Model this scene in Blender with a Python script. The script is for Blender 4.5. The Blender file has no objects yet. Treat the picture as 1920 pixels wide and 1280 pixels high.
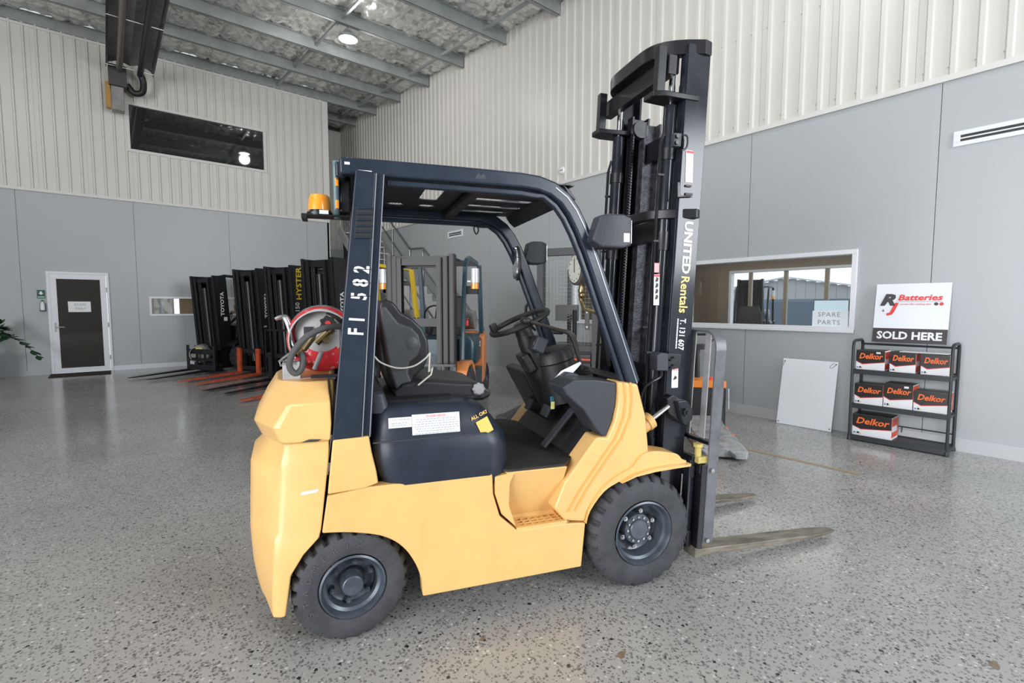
import bpy, bmesh, math, random
from mathutils import Vector, Matrix
R = math.radians
random.seed(7)
scn = bpy.context.scene
col = scn.collection

# ---------------------------------------------------------------- camera, daylight, exposure
cd = bpy.data.cameras.new('camera'); cam = bpy.data.objects.new('camera', cd); col.objects.link(cam)
cam.location = (0, 0, 1.40)
cam.rotation_euler = (R(90) - math.atan(66/922.), 0, R(-39.5))
cd.sensor_width = 36; cd.lens = 36*922/1920.; cd.clip_start = .05; cd.clip_end = 300
scn.camera = cam
scn.view_settings.view_transform = 'Standard'; scn.view_settings.look = 'None'
scn.view_settings.gamma = 1; scn.view_settings.use_curve_mapping = False
scn.view_settings.exposure = 0.12
world = bpy.data.worlds.new('sky'); scn.world = world; world.use_nodes = True
bg = world.node_tree.nodes['Background']; bg.inputs[0].default_value = (.86, .93, 1, 1); bg.inputs[1].default_value = 1.5
def area(name, loc, rot, sx, sy, power, color=(1, 1, 1)):
    l = bpy.data.lights.new(name, 'AREA'); l.shape = 'RECTANGLE'; l.size = sx; l.size_y = sy; l.energy = power; l.color = color
    o = bpy.data.objects.new(name, l); col.objects.link(o); o.location = loc; o.rotation_euler = rot
    return o
# daylight through the open roller door behind the photographer
area('daylight_through_front_door', (4.25, -6.7, 3.62), (R(90), 0, 0), 4.1, 2.96, 560, (.92, .96, 1))
area('added_side_fill', (-8.9, -1.6, 2.4), (R(90), 0, R(-90)), 7.6, 4.6, 1150, (.97, .98, 1))  # unseen side light, added to brighten the right wall
area('office_fill_light', (8.5, 2.5, 2.5), (0, 0, 0), 3.0, 7.0, 95, (1, .96, .9))  # added fill, no fitting behind it, lifts the dark office interior
area('lobby_fill_light', (2.2, 15.2, 2.9), (0, 0, 0), 2.0, 1.2, 25, (1, .95, .88))  # unseen fill added for the dark room behind the low window

# ---------------------------------------------------------------- materials
MATS = {}
def mat(name, c, rough=.5, metal=0, spec=.5, coat=0, emit=0, bump=0, bscale=40, vary=0, vscale=6, trans=0, rvary=0, stretch=None, dirt=None):
    if name in MATS: return MATS[name]
    m = bpy.data.materials.new(name); m.use_nodes = True; nt = m.node_tree; b = nt.nodes['Principled BSDF']
    if isinstance(c, str):
        c = [int(c[i:i+2], 16)/255 for i in (0, 2, 4)]; c = [x/12.92 if x < .04045 else ((x+.055)/1.055)**2.4 for x in c]
    c4 = (*c, 1)
    b.inputs['Base Color'].default_value = c4; b.inputs['Roughness'].default_value = rough; b.inputs['Metallic'].default_value = metal
    b.inputs['Specular IOR Level'].default_value = spec; b.inputs['Coat Weight'].default_value = coat
    if emit: b.inputs['Emission Color'].default_value = c4; b.inputs['Emission Strength'].default_value = emit
    if trans: b.inputs['Transmission Weight'].default_value = trans
    if bump or vary or rvary or dirt:
        tc = nt.nodes.new('ShaderNodeTexCoord'); src = tc.outputs['Object']
        if stretch:
            mp = nt.nodes.new('ShaderNodeMapping'); mp.inputs['Scale'].default_value = stretch; nt.links.new(src, mp.inputs[0]); src = mp.outputs[0]
    if bump:
        n = nt.nodes.new('ShaderNodeTexNoise'); n.inputs['Scale'].default_value = bscale; n.inputs['Detail'].default_value = 4; nt.links.new(src, n.inputs[0])
        bp = nt.nodes.new('ShaderNodeBump'); bp.inputs['Strength'].default_value = bump; bp.inputs['Distance'].default_value = .01
        nt.links.new(n.outputs[0], bp.inputs['Height']); nt.links.new(bp.outputs[0], b.inputs['Normal'])
    if vary or rvary or dirt:
        n = nt.nodes.new('ShaderNodeTexNoise'); n.inputs['Scale'].default_value = vscale; n.inputs['Detail'].default_value = 6; nt.links.new(src, n.inputs[0])
        n.inputs['Roughness'].default_value = .6
    if vary or dirt:
        rp = nt.nodes.new('ShaderNodeValToRGB')
        d = [max(0, x*(1-vary)) for x in c] if not dirt else dirt
        rp.color_ramp.elements[0].position = .35 if not dirt else .30; rp.color_ramp.elements[0].color = (*d, 1)
        rp.color_ramp.elements[1].position = .6 if not dirt else .42; rp.color_ramp.elements[1].color = c4
        nt.links.new(n.outputs[0], rp.inputs[0]); nt.links.new(rp.outputs[0], b.inputs['Base Color'])
    if rvary:
        mr = nt.nodes.new('ShaderNodeMapRange'); mr.inputs[3].default_value = max(0, rough-rvary); mr.inputs[4].default_value = rough+rvary
        nt.links.new(n.outputs[0], mr.inputs[0]); nt.links.new(mr.outputs[0], b.inputs['Roughness'])
    MATS[name] = m
    return m
YEL = mat('yellow_paint', (.80, .49, .18), .36, coat=.2, vary=.07, vscale=5, rvary=.08)
YELD = mat('yellow_shade_paint', (.70, .37, .09), .45)  # darker yellow, paints the shade of creases and the step recess
BLU = mat('slate_blue_paint', (.020, .029, .046), .30, spec=.4, vary=.2, vscale=8, rvary=.08)
HOOD = mat('dark_hood_plastic', (.022, .030, .046), .40, spec=.4, vary=.2, vscale=9, rvary=.12)
EDGE = mat('edge_highlight_paint', (.30, .33, .38), .35, metal=.4)  # pale strips of this paint in the highlights on pillar and rail edges
BLK = mat('black_steel', (.010, .011, .014), .36, coat=.0, vary=.3, vscale=14, rvary=.12)
BLKG = mat('mast_gloss_paint', (.020, .023, .031), .16, spec=.36, coat=0, vary=.3, vscale=7, rvary=.05)
GREASE = mat('greased_rail', (.085, .085, .10), .38, metal=.5, bump=.8, bscale=90, vary=.5, vscale=25)
PLA = mat('black_plastic', (.014, .014, .016), .5, bump=.15, bscale=120)
PLAG = mat('grey_plastic', (.036, .040, .050), .5, bump=.15, bscale=120)
VIN = mat('seat_vinyl', (.018, .019, .022), .42, bump=.1, bscale=60)
SHELL = mat('seat_shell_grey', (.066, .069, .075), .5, bump=.1, bscale=90, vary=.3, vscale=6)
RUB = mat('tyre_rubber', (.055, .057, .065), .72, bump=.3, bscale=60, vary=.35, vscale=10)
RUBT = mat('tyre_tread_rubber', (.045, .042, .04), .85, bump=.3, bscale=60, vary=.3, vscale=10)
RIM = mat('rim_grey_paint', (.085, .105, .13), .35, metal=.25, vary=.4, vscale=14)
STL = mat('bare_steel', (.42, .42, .43), .35, metal=.9, vary=.3, vscale=20)
CHR = mat('chrome', (.8, .8, .82), .12, metal=1)
GALV = mat('galvanised_steel', (.36, .385, .385), .5, metal=.35, vary=.18, vscale=3)
FORK = mat('worn_fork_steel', (.28, .25, .2), .5, metal=.35, bump=.3, bscale=30, vary=.55, vscale=5, stretch=(1, 4, 4))
LBRM = mat('backrest_steel', (.15, .155, .17), .4, metal=.15, vary=.35, vscale=8, rvary=.12)
WHT = mat('white_print', (.82, .83, .85), .5)
LAB = mat('label_white', (.78, .79, .82), .4)
RED = mat('red_print', (.75, .05, .05), .5)
PNK = mat('faded_red_print', (.85, .4, .4), .5)
YTX = mat('pale_yellow_print', (.75, .62, .22), .5)
GRYT = mat('grey_print', (.3, .31, .34), .5)
BKT = mat('black_print', (.02, .02, .02), .5)
ORP = mat('orange_print', (.95, .17, .03), .5)
AMB = mat('amber_lens', (.95, .34, .02), .2, coat=.5)
LBRB = mat('backrest_bar_lit', (.36, .36, .37), .4, metal=.2, vary=.2, vscale=8)  # lighter than the uprights, room light on the bars put into the colour
BRS = mat('brass', (.42, .32, .16), .3, metal=.9, vary=.3, vscale=30)
MAT_ = mat('floor_mat_rubber', (.028, .026, .024), .75, bump=.4, bscale=25, vary=.4, vscale=9)
CLR = mat('clear_lens', (.6, .62, .66), .12, coat=.5)
GLASS = mat('window_glass', (.9, .95, .95), .02, trans=1)

# ---------------------------------------------------------------- mesh builder
def link(o, parent=None):
    col.objects.link(o)
    if parent: o.parent = parent
    return o
class MB:
    def __init__(s): s.v = []; s.f = []
    def add(s, v, f):
        n = len(s.v); s.v += [tuple(p) for p in v]; s.f += [tuple(i+n for i in q) for q in f]; return s
    def box(s, x0, x1, y0, y1, z0, z1, k=0, k2=0):      # k: x shear with height (tilted mast), k2: y shear
        v = [(x+k*z, y+k2*z, z) for z in (z0, z1) for y in (y0, y1) for x in (x0, x1)]
        return s.add(v, [(0, 2, 3, 1), (4, 5, 7, 6), (0, 1, 5, 4), (2, 6, 7, 3), (0, 4, 6, 2), (1, 3, 7, 5)])
    def bar(s, p, q, w, h, up=(0, 0, 1)):
        p = Vector(p); q = Vector(q); d = (q-p).normalized(); u = Vector(up)
        a = d.cross(u)
        if a.length < 1e-4: a = d.cross(Vector((1, 0, 0)))
        a.normalize(); b = a.cross(d)
        v = []
        for e in (p, q):
            for (i, j) in ((-1, -1), (1, -1), (1, 1), (-1, 1)): v.append(e + a*i*w/2 + b*j*h/2)
        return s.add(v, [(3, 2, 1, 0), (4, 5, 6, 7), (0, 1, 5, 4), (1, 2, 6, 5), (2, 3, 7, 6), (3, 0, 4, 7)])
    def tube(s, pts, r, n=10, caps=True):
        P = [Vector(p) for p in pts]; rr = r if isinstance(r, (list, tuple)) else [r]*len(P); v = []; f = []
        t0 = (P[1]-P[0]).normalized(); a = t0.orthogonal().normalized()
        for i, p in enumerate(P):
            t = ((P[min(i+1, len(P)-1)]-P[max(i-1, 0)])).normalized()
            a = (a - t*a.dot(t)).normalized(); b = t.cross(a)
            for j in range(n):
                g = 2*math.pi*j/n; v.append(p + (a*math.cos(g)+b*math.sin(g))*rr[i])
        for i in range(len(P)-1):
            for j in range(n): k = (j+1) % n; f.append((i*n+j, i*n+k, (i+1)*n+k, (i+1)*n+j))
        if caps: f.append(tuple(range(n-1, -1, -1))); f.append(tuple((len(P)-1)*n+j for j in range(n)))
        return s.add(v, f)
    def prism(s, poly, y0, y1, axis='y'):
        n = len(poly)
        def P(a, b, c): return {'y': (a, c, b), 'x': (c, a, b), 'z': (a, b, c)}[axis]
        v = [P(a, b, y0) for a, b in poly] + [P(a, b, y1) for a, b in poly]
        return s.add(v, [tuple(range(n)), tuple(range(2*n-1, n-1, -1))] + [(i, i+n, (i+1) % n+n, (i+1) % n) for i in range(n)])
    def loft(s, secs, close=True):
        n = len(secs[0]); v = [p for q in secs for p in q]; f = []
        for i in range(len(secs)-1):
            for j in range(n): k = (j+1) % n; f.append((i*n+j, i*n+k, (i+1)*n+k, (i+1)*n+j))
        if close: f.append(tuple(range(n-1, -1, -1))); f.append(tuple((len(secs)-1)*n+j for j in range(n)))
        return s.add(v, f)
    def lathe(s, prof, c=(0, 0, 0), axis='y', n=48, mod=None):
        # prof: (offset along axis, radius)
        v = []; f = []; m = len(prof); c = Vector(c)
        for j in range(n):
            g = 2*math.pi*j/n
            for i, (h, r) in enumerate(prof):
                if mod: h, r = mod(i, j, h, r)
                a, b = r*math.cos(g), r*math.sin(g)
                v.append(c + Vector({'y': (a, h, b), 'x': (h, a, b), 'z': (a, b, h)}[axis]))
        for j in range(n):
            k = (j+1) % n
            for i in range(m-1): f.append((j*m+i, j*m+i+1, k*m+i+1, k*m+i))
        return s.add(v, f)
    def cyl(s, p, q, r, n=20): return s.tube([p, q], r, n)
    def sphere(s, c, r, n=14, sc=(1, 1, 1)):
        prof = [(-math.cos(math.pi*i/8)*r*sc[2], max(1e-4, math.sin(math.pi*i/8)*r)) for i in range(9)]
        k = len(s.v); s.lathe(prof, (0, 0, 0), 'z', n)
        for i in range(k, len(s.v)): x, y, z = s.v[i]; s.v[i] = (c[0]+x*sc[0], c[1]+y*sc[1], c[2]+z)
        return s
    def sweep(s, path, w, h, y, closed=False):            # rectangle h (in plane) x w (across) along an xz path at y
        secs = []
        for i, (x, z) in enumerate(path):
            a = path[max(i-1, 0)]; b = path[min(i+1, len(path)-1)]
            t = Vector((b[0]-a[0], b[1]-a[1])).normalized(); nx, nz = -t.y, t.x
            secs.append([(x+nx*h/2, y-w/2, z+nz*h/2), (x+nx*h/2, y+w/2, z+nz*h/2), (x-nx*h/2, y+w/2, z-nz*h/2), (x-nx*h/2, y-w/2, z-nz*h/2)])
        return s.loft(secs)
    def build(s, name, m, parent=None, bev=0, seg=2, smooth=True, ang=35, kind=None, label=None):
        me = bpy.data.meshes.new(name); me.from_pydata([tuple(p) for p in s.v], [], s.f)
        bm = bmesh.new(); bm.from_mesh(me); bmesh.ops.recalc_face_normals(bm, faces=bm.faces); bm.to_mesh(me); bm.free()
        me.materials.append(m)
        if smooth:
            me.polygons.foreach_set('use_smooth', [True]*len(me.polygons)); me.set_sharp_from_angle(angle=R(ang))
        o = bpy.data.objects.new(name, me); link(o, parent)
        if bev:
            md = o.modifiers.new('bevel', 'BEVEL'); md.width = bev; md.segments = seg; md.limit_method = 'ANGLE'; md.angle_limit = R(30)
            md.harden_normals = smooth
        if kind: o['kind'] = kind
        if label: o['label'] = label
        return o
def B(): return MB()
def tag(o, label, cat, group=None, kind=None):
    o['label'] = label; o['category'] = cat
    if group: o['group'] = group
    if kind: o['kind'] = kind
    return o
def thing(name, loc, rz, label, cat, group=None):
    o = bpy.data.objects.new(name, None); o.empty_display_size = .1; link(o); o.location = loc; o.rotation_euler = (0, 0, rz)
    return tag(o, label, cat, group)
def struct(o): o['kind'] = 'structure'; return o
def copy_of(o, parent, loc=None, rot=None):
    c = o.copy(); link(c, parent)
    if loc is not None: c.location = loc
    if rot is not None: c.rotation_euler = rot
    return c
def text(name, body, size, m, parent, origin, right, up, align='CENTER', bold=0, shear=0, space=1, depth=.0008, sx=1, valign='CENTER'):
    cu = bpy.data.curves.new(name, 'FONT'); cu.body = body; cu.size = size; cu.align_x = align; cu.align_y = valign
    cu.offset = bold; cu.shear = shear; cu.space_character = space; cu.extrude = depth; cu.resolution_u = 2
    t = bpy.data.objects.new(name, cu)
    me = bpy.data.meshes.new_from_object(t); bpy.data.objects.remove(t); bpy.data.curves.remove(cu)
    me.materials.clear(); me.materials.append(m)
    r = Vector(right).normalized(); u = Vector(up).normalized(); n = r.cross(u)
    M = Matrix((r*sx, u, n)).transposed().to_4x4(); M.translation = Vector(origin)
    me.transform(M)
    o = bpy.data.objects.new(name, me); return link(o, parent)
def rrect(x0, x1, w, r, z, n=5, y0=0):                    # rounded rectangle loop in plan
    pts = []
    for cx, cy, a0 in ((x1-r, w-r, 0), (x0+r, w-r, 90), (x0+r, -w+r, 180), (x1-r, -w+r, 270)):
        for i in range(n): a = R(a0+90*i/(n-1)); pts.append((cx+r*math.cos(a), y0+cy+r*math.sin(a), z))
    return pts
def plate(s, xs, ys, z0, z1, holes):                      # flat plate as a grid with open cells
    for i in range(len(xs)-1):
        for j in range(len(ys)-1):
            if (i, j) not in holes: s.box(xs[i], xs[i+1], ys[j], ys[j+1], z0, z1)
    return s
def sm(pts, n=3): return [tuple(v) for v in catmull(pts, n)]
def catmull(pts, n=6):
    P = [Vector(p) for p in pts]; out = []
    for i in range(len(P)-1):
        a, b, c, d = P[max(i-1, 0)], P[i], P[i+1], P[min(i+2, len(P)-1)]
        for k in range(n):
            t = k/n; out.append(.5*((2*b)+(c-a)*t+(2*a-5*b+4*c-d)*t*t+(-a+3*b-3*c+d)*t**3))
    out.append(P[-1]); return out

# ---------------------------------------------------------------- building shell
XR, YB, YE = 6.33, 13.81, 16.7
def zp(y): return 6.007 + .0656*y                         # underside of the purlins
def concrete():
    m = bpy.data.materials.new('polished_aggregate_concrete'); m.use_nodes = True; nt = m.node_tree; N = nt.nodes.new; Lk = nt.links.new
    b = nt.nodes['Principled BSDF']; tc = N('ShaderNodeTexCoord')
    def vor(scale, rnd=1):
        v = N('ShaderNodeTexVoronoi'); v.inputs['Scale'].default_value = scale; v.inputs['Randomness'].default_value = rnd; Lk(wmap, v.inputs['Vector']); return v
    nz = N('ShaderNodeTexNoise'); nz.inputs['Scale'].default_value = 130; nz.inputs['Detail'].default_value = 1; Lk(tc.outputs['Object'], nz.inputs[0])
    ad = N('ShaderNodeMixRGB'); ad.blend_type = 'LINEAR_LIGHT'; ad.inputs[0].default_value = .006; Lk(tc.outputs['Object'], ad.inputs[1]); Lk(nz.outputs[1], ad.inputs[2]); wmap = ad.outputs[0]
    base = N('ShaderNodeValToRGB'); n2 = N('ShaderNodeTexNoise'); n2.inputs['Scale'].default_value = .7; n2.inputs['Detail'].default_value = 5; Lk(tc.outputs['Object'], n2.inputs[0])
    base.color_ramp.elements[0].position = .35; base.color_ramp.elements[0].color = (.345, .338, .325, 1)
    base.color_ramp.elements[1].position = .65; base.color_ramp.elements[1].color = (.42, .415, .405, 1); Lk(n2.outputs[0], base.inputs[0])
    cur = base.outputs[0]
    for scale, r, thr, c in ((64, .42, .58, (.20, .198, .195, 1)), (74, .38, .66, (.13, .13, .132, 1)), (92, .36, .72, (.24, .24, .24, 1)), (50, .30, .86, (.60, .59, .57, 1)), (48, .34, .95, (.03, .03, .033, 1))):
        v = vor(scale)
        a = N('ShaderNodeMath'); a.operation = 'LESS_THAN'; Lk(v.outputs['Distance'], a.inputs[0])
        sx = N('ShaderNodeSeparateXYZ'); Lk(v.outputs['Color'], sx.inputs[0])
        rr = N('ShaderNodeMath'); rr.operation = 'MULTIPLY_ADD'; Lk(sx.outputs[1], rr.inputs[0]); rr.inputs[1].default_value = r*.7; rr.inputs[2].default_value = r*.6; Lk(rr.outputs[0], a.inputs[1])
        g = N('ShaderNodeMath'); g.operation = 'GREATER_THAN'; Lk(sx.outputs[0], g.inputs[0]); g.inputs[1].default_value = thr
        mu = N('ShaderNodeMath'); mu.operation = 'MULTIPLY'; Lk(a.outputs[0], mu.inputs[0]); Lk(g.outputs[0], mu.inputs[1])
        mx = N('ShaderNodeMixRGB'); Lk(mu.outputs[0], mx.inputs[0]); Lk(cur, mx.inputs[1]); mx.inputs[2].default_value = c; cur = mx.outputs[0]
    Lk(cur, b.inputs['Base Color'])
    n3 = N('ShaderNodeTexNoise'); n3.inputs['Scale'].default_value = 3; n3.inputs['Detail'].default_value = 5; Lk(tc.outputs['Object'], n3.inputs[0])
    mr = N('ShaderNodeMapRange'); mr.inputs[3].default_value = .10; mr.inputs[4].default_value = .24; Lk(n3.outputs[0], mr.inputs[0]); Lk(mr.outputs[0], b.inputs['Roughness'])
    b.inputs['Specular IOR Level'].default_value = .5
    return m
floor = struct(B().box(-9, XR, -7, YE, -.2, 0).build('floor', concrete(), smooth=False))
WG = mat('grey_wall_panel', (.415, .44, .455), .38, vary=.03, vscale=1)
WGA = WG
WC = mat('off_white_cladding', (.64, .625, .59), .38, vary=.03, vscale=1)
TRM = mat('off_white_trim', (.66, .655, .63), .45)
BACK = mat('dark_wall_backing', (.12, .12, .12), .8)
WW = mat('white_frame', (.74, .76, .80), .4)
def rects_minus(a0, a1, b0, b1, hole):
    if not hole or hole[1] <= a0 or hole[0] >= a1 or hole[3] <= b0 or hole[2] >= b1: return [(a0, a1, b0, b1)]
    h0, h1, g0, g1 = max(hole[0], a0), min(hole[1], a1), max(hole[2], b0), min(hole[3], b1); r = []
    if g0 > b0: r.append((a0, a1, b0, g0))
    if g1 < b1: r.append((a0, a1, g1, b1))
    if h0 > a0: r.append((a0, h0, g0, g1))
    if h1 < a1: r.append((h1, a1, g0, g1))
    return r
def rects_multi(r, holes):
    out = [r]
    for h in holes: out = [q for p in out for q in rects_minus(*p, h)]
    return out
def cladding(parent, along, plane, face, a0, a1, zbot, ztop, holes, pitch=.19, per=4, rib=.024, rw=.034):
    # trapezoidal sheets; along 'x' or 'y'; face = +1/-1 direction of the room side on the other axis
    k = 0; a = a0
    while a < a1-1e-6:
        e = min(a+pitch*per, a1)
        for (s0, s1, z0, z1) in rects_multi((a, e, zbot, 99), holes):
            prof = [(s0, 0)]
            j = math.ceil((s0-a0-pitch/2)/pitch)
            while a0+pitch/2+j*pitch < s1:
                c = a0+pitch/2+j*pitch
                for dx, h in ((-rw, 0), (-rw*.55, 1), (rw*.55, 1), (rw, 0)):
                    if s0 < c+dx < s1: prof.append((c+dx, h*rib))
                j += 1
            prof.append((s1-.002, 0)); b = B(); v = []
            for q, h in prof:
                zt = min(z1, ztop(q))
                for z in (z0, zt):
                    v.append((q, plane+face*(.003+h), z) if along == 'x' else (plane+face*(.003+h), q, z))
            b.add(v, [(2*i, 2*i+2, 2*i+3, 2*i+1) for i in range(len(prof)-1)]).build('cladding_sheet', WC, parent, smooth=False)
        a = e
# right wall (long wall with the big window)
WB = (1.80, 5.95, 1.15, 1.99)
bw = B()
for (a, b_, c, d) in rects_minus(-7, YE, 0, 3.57, WB): bw.box(XR+.012, XR+.14, a, b_, c, d)
bw.box(XR+.012, XR+.14, -7, YE, 3.57, 7.4)
wall_right = struct(bw.build('wall_right', BACK, smooth=False))
seams = [1.144-1.82*i for i in range(5, 0, -1)] + [1.144+1.82*i for i in range(9)]
for a, b_ in zip(seams[:-1], seams[1:]):
    for (p, q, c, d) in rects_minus(a+.003, min(b_, YE)-.003, 0, 3.56, WB):
        B().box(XR, XR+.02, p, q, c, d).build('wall_panel', WG, wall_right, smooth=False)
cladding(wall_right, 'y', XR, -1, -7, YE, 3.60, lambda y: zp(y)+.26, [])
tr = B().box(XR-.035, XR+.01, -7, YE, 3.545, 3.60).build('trim_1', TRM); struct(tr)
# screw heads on the cladding rows, pressed along the pans
sc = B()
for zr in (3.68, 4.75, 5.9):
    y = -.6
    while y < 12: sc.cyl((XR-.004, y, zr), (XR-.012, y, zr), .008, 6); y += .19
sc.build('cladding_screws', mat('screw_grey', (.4, .4, .4), .4), wall_right, kind='stuff')
# back wall
DOOR = (-.913, .077, 0, 2.113); LOW = (.783, 3.35, 1.20, 1.60); UP = (.55, 3.28, 4.80, 5.80)
bw = B()
for (a, b_, c, d) in rects_multi((-9, 4.85, 0, 6.95), [DOOR, LOW, UP]): bw.box(a, b_, YB+.012, YB+.14, c, d)
wall_back = struct(bw.build('wall_back', BACK, smooth=False))
s0 = (-1.278, 3.222)[0]; s1 = (0.567, 2.859)[0]; dsm = s1-s0
sa = [-9] + [s0+dsm*i for i in range(-5, 5) if -9 < s0+dsm*i < 4.7] + [4.85]
for a, b_ in zip(sa[:-1], sa[1:]):
    for (p, q, c, d) in rects_multi((a+.003, b_-.003, 0, 3.70), [DOOR, LOW]):
        B().box(p, q, YB, YB+.02, c, d).build('wall_panel', WG, wall_back, smooth=False)
cladding(wall_back, 'x', YB, -1, -3.96, 4.85, 3.74, lambda x: 6.93, [UP], rib=.030, rw=.024)
B().box(-9, -3.96, YB-.02, YB, 3.74, 6.93).build('cladding_flat', WC, wall_back)
struct(B().box(-9, 4.86, YB-.035, YB+.01, 3.69, 3.745).build('trim_2', TRM))
struct(B().box(-9, 4.86, YB-.03, YB+.01, 6.86, 6.92).build('trim_3', TRM))
# corner return of the back wall, stair recess beyond it
rec = struct(B().box(4.80, 4.87, YB+.0, YE, 0, 7.05).build('wall_recess', WC, smooth=False))
struct(B().box(4.72, 4.875, YB-.045, YB+.02, 3.745, 6.9).build('trim_4', TRM))
wf = struct(B().box(4.8, XR+.14, YE, YE+.1, 0, 7.4).build('wall_far', BACK, smooth=False))
cladding(wf, 'x', YE, -1, 4.87, XR, 3.3, lambda x: 7.2, [])
B().box(4.87, XR, YE-.02, YE, 0, 3.3).build('wall_panel', WG, wf)
# left wall and the roof
struct(B().box(-9, 2.15, -7.1, -7, 0, 7).box(2.15, XR+.1, -7.1, -7, 5.15, 7).build('wall_front', mat('front_wall_cladding', (.18, .18, .18), .6), smooth=False))
wl = struct(B().box(-9.1, -9, 2.3, YE, 0, 7).box(-9.1, -9, -7, -5.5, 0, 7).box(-9.1, -9, -5.5, 2.3, 4.8, 7).build('wall_left', WC, smooth=False))  # side opening added along with the side fill light
FOIL = mat('foil_insulation', (.82, .82, .79), .28, metal=.7, bump=.75, bscale=11, vary=.25, vscale=3, rvary=.12)
cb = B(); nx, ny = 120, 150
gv = []; 
def sag(x, y):
    gx = (x % .3)/.3; gy = (y % .3)/.3
    return -.045*(math.sin(math.pi*gx)*math.sin(math.pi*gy))**.5*(1+.6*math.sin(x*7.3+y*3.1)) + .012*math.sin(x*31+math.sin(y*17)*2)+.012*math.sin(y*37+x*5)
NX, NY = 260, 300; x0, x1, y0, y1 = -5.5, XR, -1.0, YE
gv = [(x0+(x1-x0)*i/NX, y0+(y1-y0)*j/NY, zp(y0+(y1-y0)*j/NY)+.26+sag(x0+(x1-x0)*i/NX, y0+(y1-y0)*j/NY)) for j in range(NY+1) for i in range(NX+1)]
cb.add(gv, [(j*(NX+1)+i, j*(NX+1)+i+1, (j+1)*(NX+1)+i+1, (j+1)*(NX+1)+i) for j in range(NY) for i in range(NX)])
ceiling = struct(cb.build('ceiling', FOIL, ang=180))
B().add([(-9, -7, zp(-7)+.33), (XR+.1, -7, zp(-7)+.33), (XR+.1, YE, zp(YE)+.33), (-9, YE, zp(YE)+.33), (-9, -7, zp(-7)+.36), (XR+.1, -7, zp(-7)+.36), (XR+.1, YE, zp(YE)+.36), (-9, YE, zp(YE)+.36)],
  [(0, 1, 2, 3), (4, 7, 6, 5), (0, 4, 5, 1), (1, 5, 6, 2), (2, 6, 7, 3), (3, 7, 4, 0)]).build('roof_sheet', mat('roof_grey', (.3, .3, .3), .6), ceiling)
wire = B()
for i in range(38): x = x0+.3*i+.1; wire.bar((x, 0, zp(0)+.20), (x, YE, zp(YE)+.20), .004, .004)
wire.build('safety_mesh', GALV, ceiling, kind='stuff')
PUR = [13.78+1.49*k for k in range(-10, 2)]
for y in PUR:
    z = zp(y); b = B(); x0_, x1_ = -5.5, XR-.04
    b.box(x0_, x1_, y, y+.006, z, z+.22); b.box(x0_, x1_, y, y+.07, z, z+.005); b.box(x0_, x1_, y-.07, y, z+.215, z+.22); b.box(x0_, x1_, y+.066, y+.07, z, z+.02)
    b.build('purlin', GALV, ceiling, smooth=False)
for x in (-2.6, .9, 3.62, 5.75):
    for y0_, y1_ in zip(PUR[:-1], PUR[1:]):
        B().bar((x, y0_+.01, zp(y0_)+.10), (x, y1_, zp(y1_)+.10), .045, .05).bar((x, y0_+.012, zp(y0_)+.02), (x, y0_+.012, zp(y0_)+.19), .08, .01, (0, 1, 0)).build('purlin_bridging', GALV, ceiling, smooth=False)

# skirtings, corner kerb
SK = mat('skirting_light', (.66, .68, .73), .35)
struct(B().box(.077, 4.85, YB-.015, YB, 0, .10).build('baseboard_back', SK))
struct(B().box(-9, -.93, YB-.010, YB, 0, .10).build('baseboard_left', WG))
for i, (a, b_) in enumerate(((-7, 1.76), (2.02, 2.14), (2.45, YE))):
    struct(B().box(XR-.02, XR, a, b_, 0, .13).build('baseboard_right', mat('kerb_grey', (.5, .51, .53), .4)))
# ---------------------------------------------------------------- windows and door
DARKG = mat('dark_tinted_glass', (.02, .021, .022), .03, spec=.9)
def frame(name, along, plane, a0, a1, z0, z1, w, d0, d1, m, parent=None):
    b = B()
    for (p, q, c, d) in ((a0, a1, z0, z0+w), (a0, a1, z1-w, z1), (a0, a0+w, z0+w, z1-w), (a1-w, a1, z0+w, z1-w)):
        if along == 'x': b.box(p, q, plane+d0, plane+d1, c, d)
        else: b.box(plane+d0, plane+d1, p, q, c, d)
    return b.build(name, m, parent, bev=.003)
w1 = struct(frame('window_1', 'x', YB, UP[0]-.03, UP[1]+.03, UP[2]-.03, UP[3]+.03, .06, -.03, .04, TRM))
B().box(UP[0], UP[1], YB+.02, YB+.03, UP[2], UP[3]).build('pane', DARKG, w1)
w2 = struct(frame('window_2', 'x', YB, LOW[0]-.02, LOW[1]+.02, LOW[2]-.02, LOW[3]+.02, .045, -.02, .04, WW))
B().box(LOW[0], LOW[1], YB+.022, YB+.028, LOW[2], LOW[3]).build('pane', GLASS, w2)
TAN = mat('tan_roller_blind', (.50, .335, .205), .6)
struct(B().box(LOW[0]+.55, LOW[1]+.2, YB+.06, YB+.07, 1.1, 1.75).build('blind_wall', TAN))
struct(B().box(LOW[0]-.3, LOW[0]+.55, YB+1.2, YB+1.22, .9, 1.9).build('trim_5', mat('office_cream', (.7, .66, .58), .6)))
B().box(LOW[0]+.22, LOW[0]+.27, YB+.3, YB+.33, 1.1, 1.7).box(LOW[0]+.40, LOW[0]+.43, YB+.3, YB+.33, 1.1, 1.7).build('window_post', WHT, w2)
w3 = struct(frame('window_3', 'y', XR, WB[0]-.03, WB[1]+.03, WB[2]-.03, WB[3]+.03, .05, -.025, .14, WW))
B().box(XR+.03, XR+.036, WB[0], WB[1], WB[2], WB[3]).build('pane', GLASS, w3)
B().box(XR+.02, XR+.05, 3.72, 3.735, WB[2], WB[3]).build('glass_joint', mat('joint', (.4, .42, .42), .2), w3)
B().box(XR-.03, XR+.14, WB[0]-.03, WB[1]+.03, WB[2]-.045, WB[2]-.01).build('window_sill', WW, w3, bev=.004)
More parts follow.
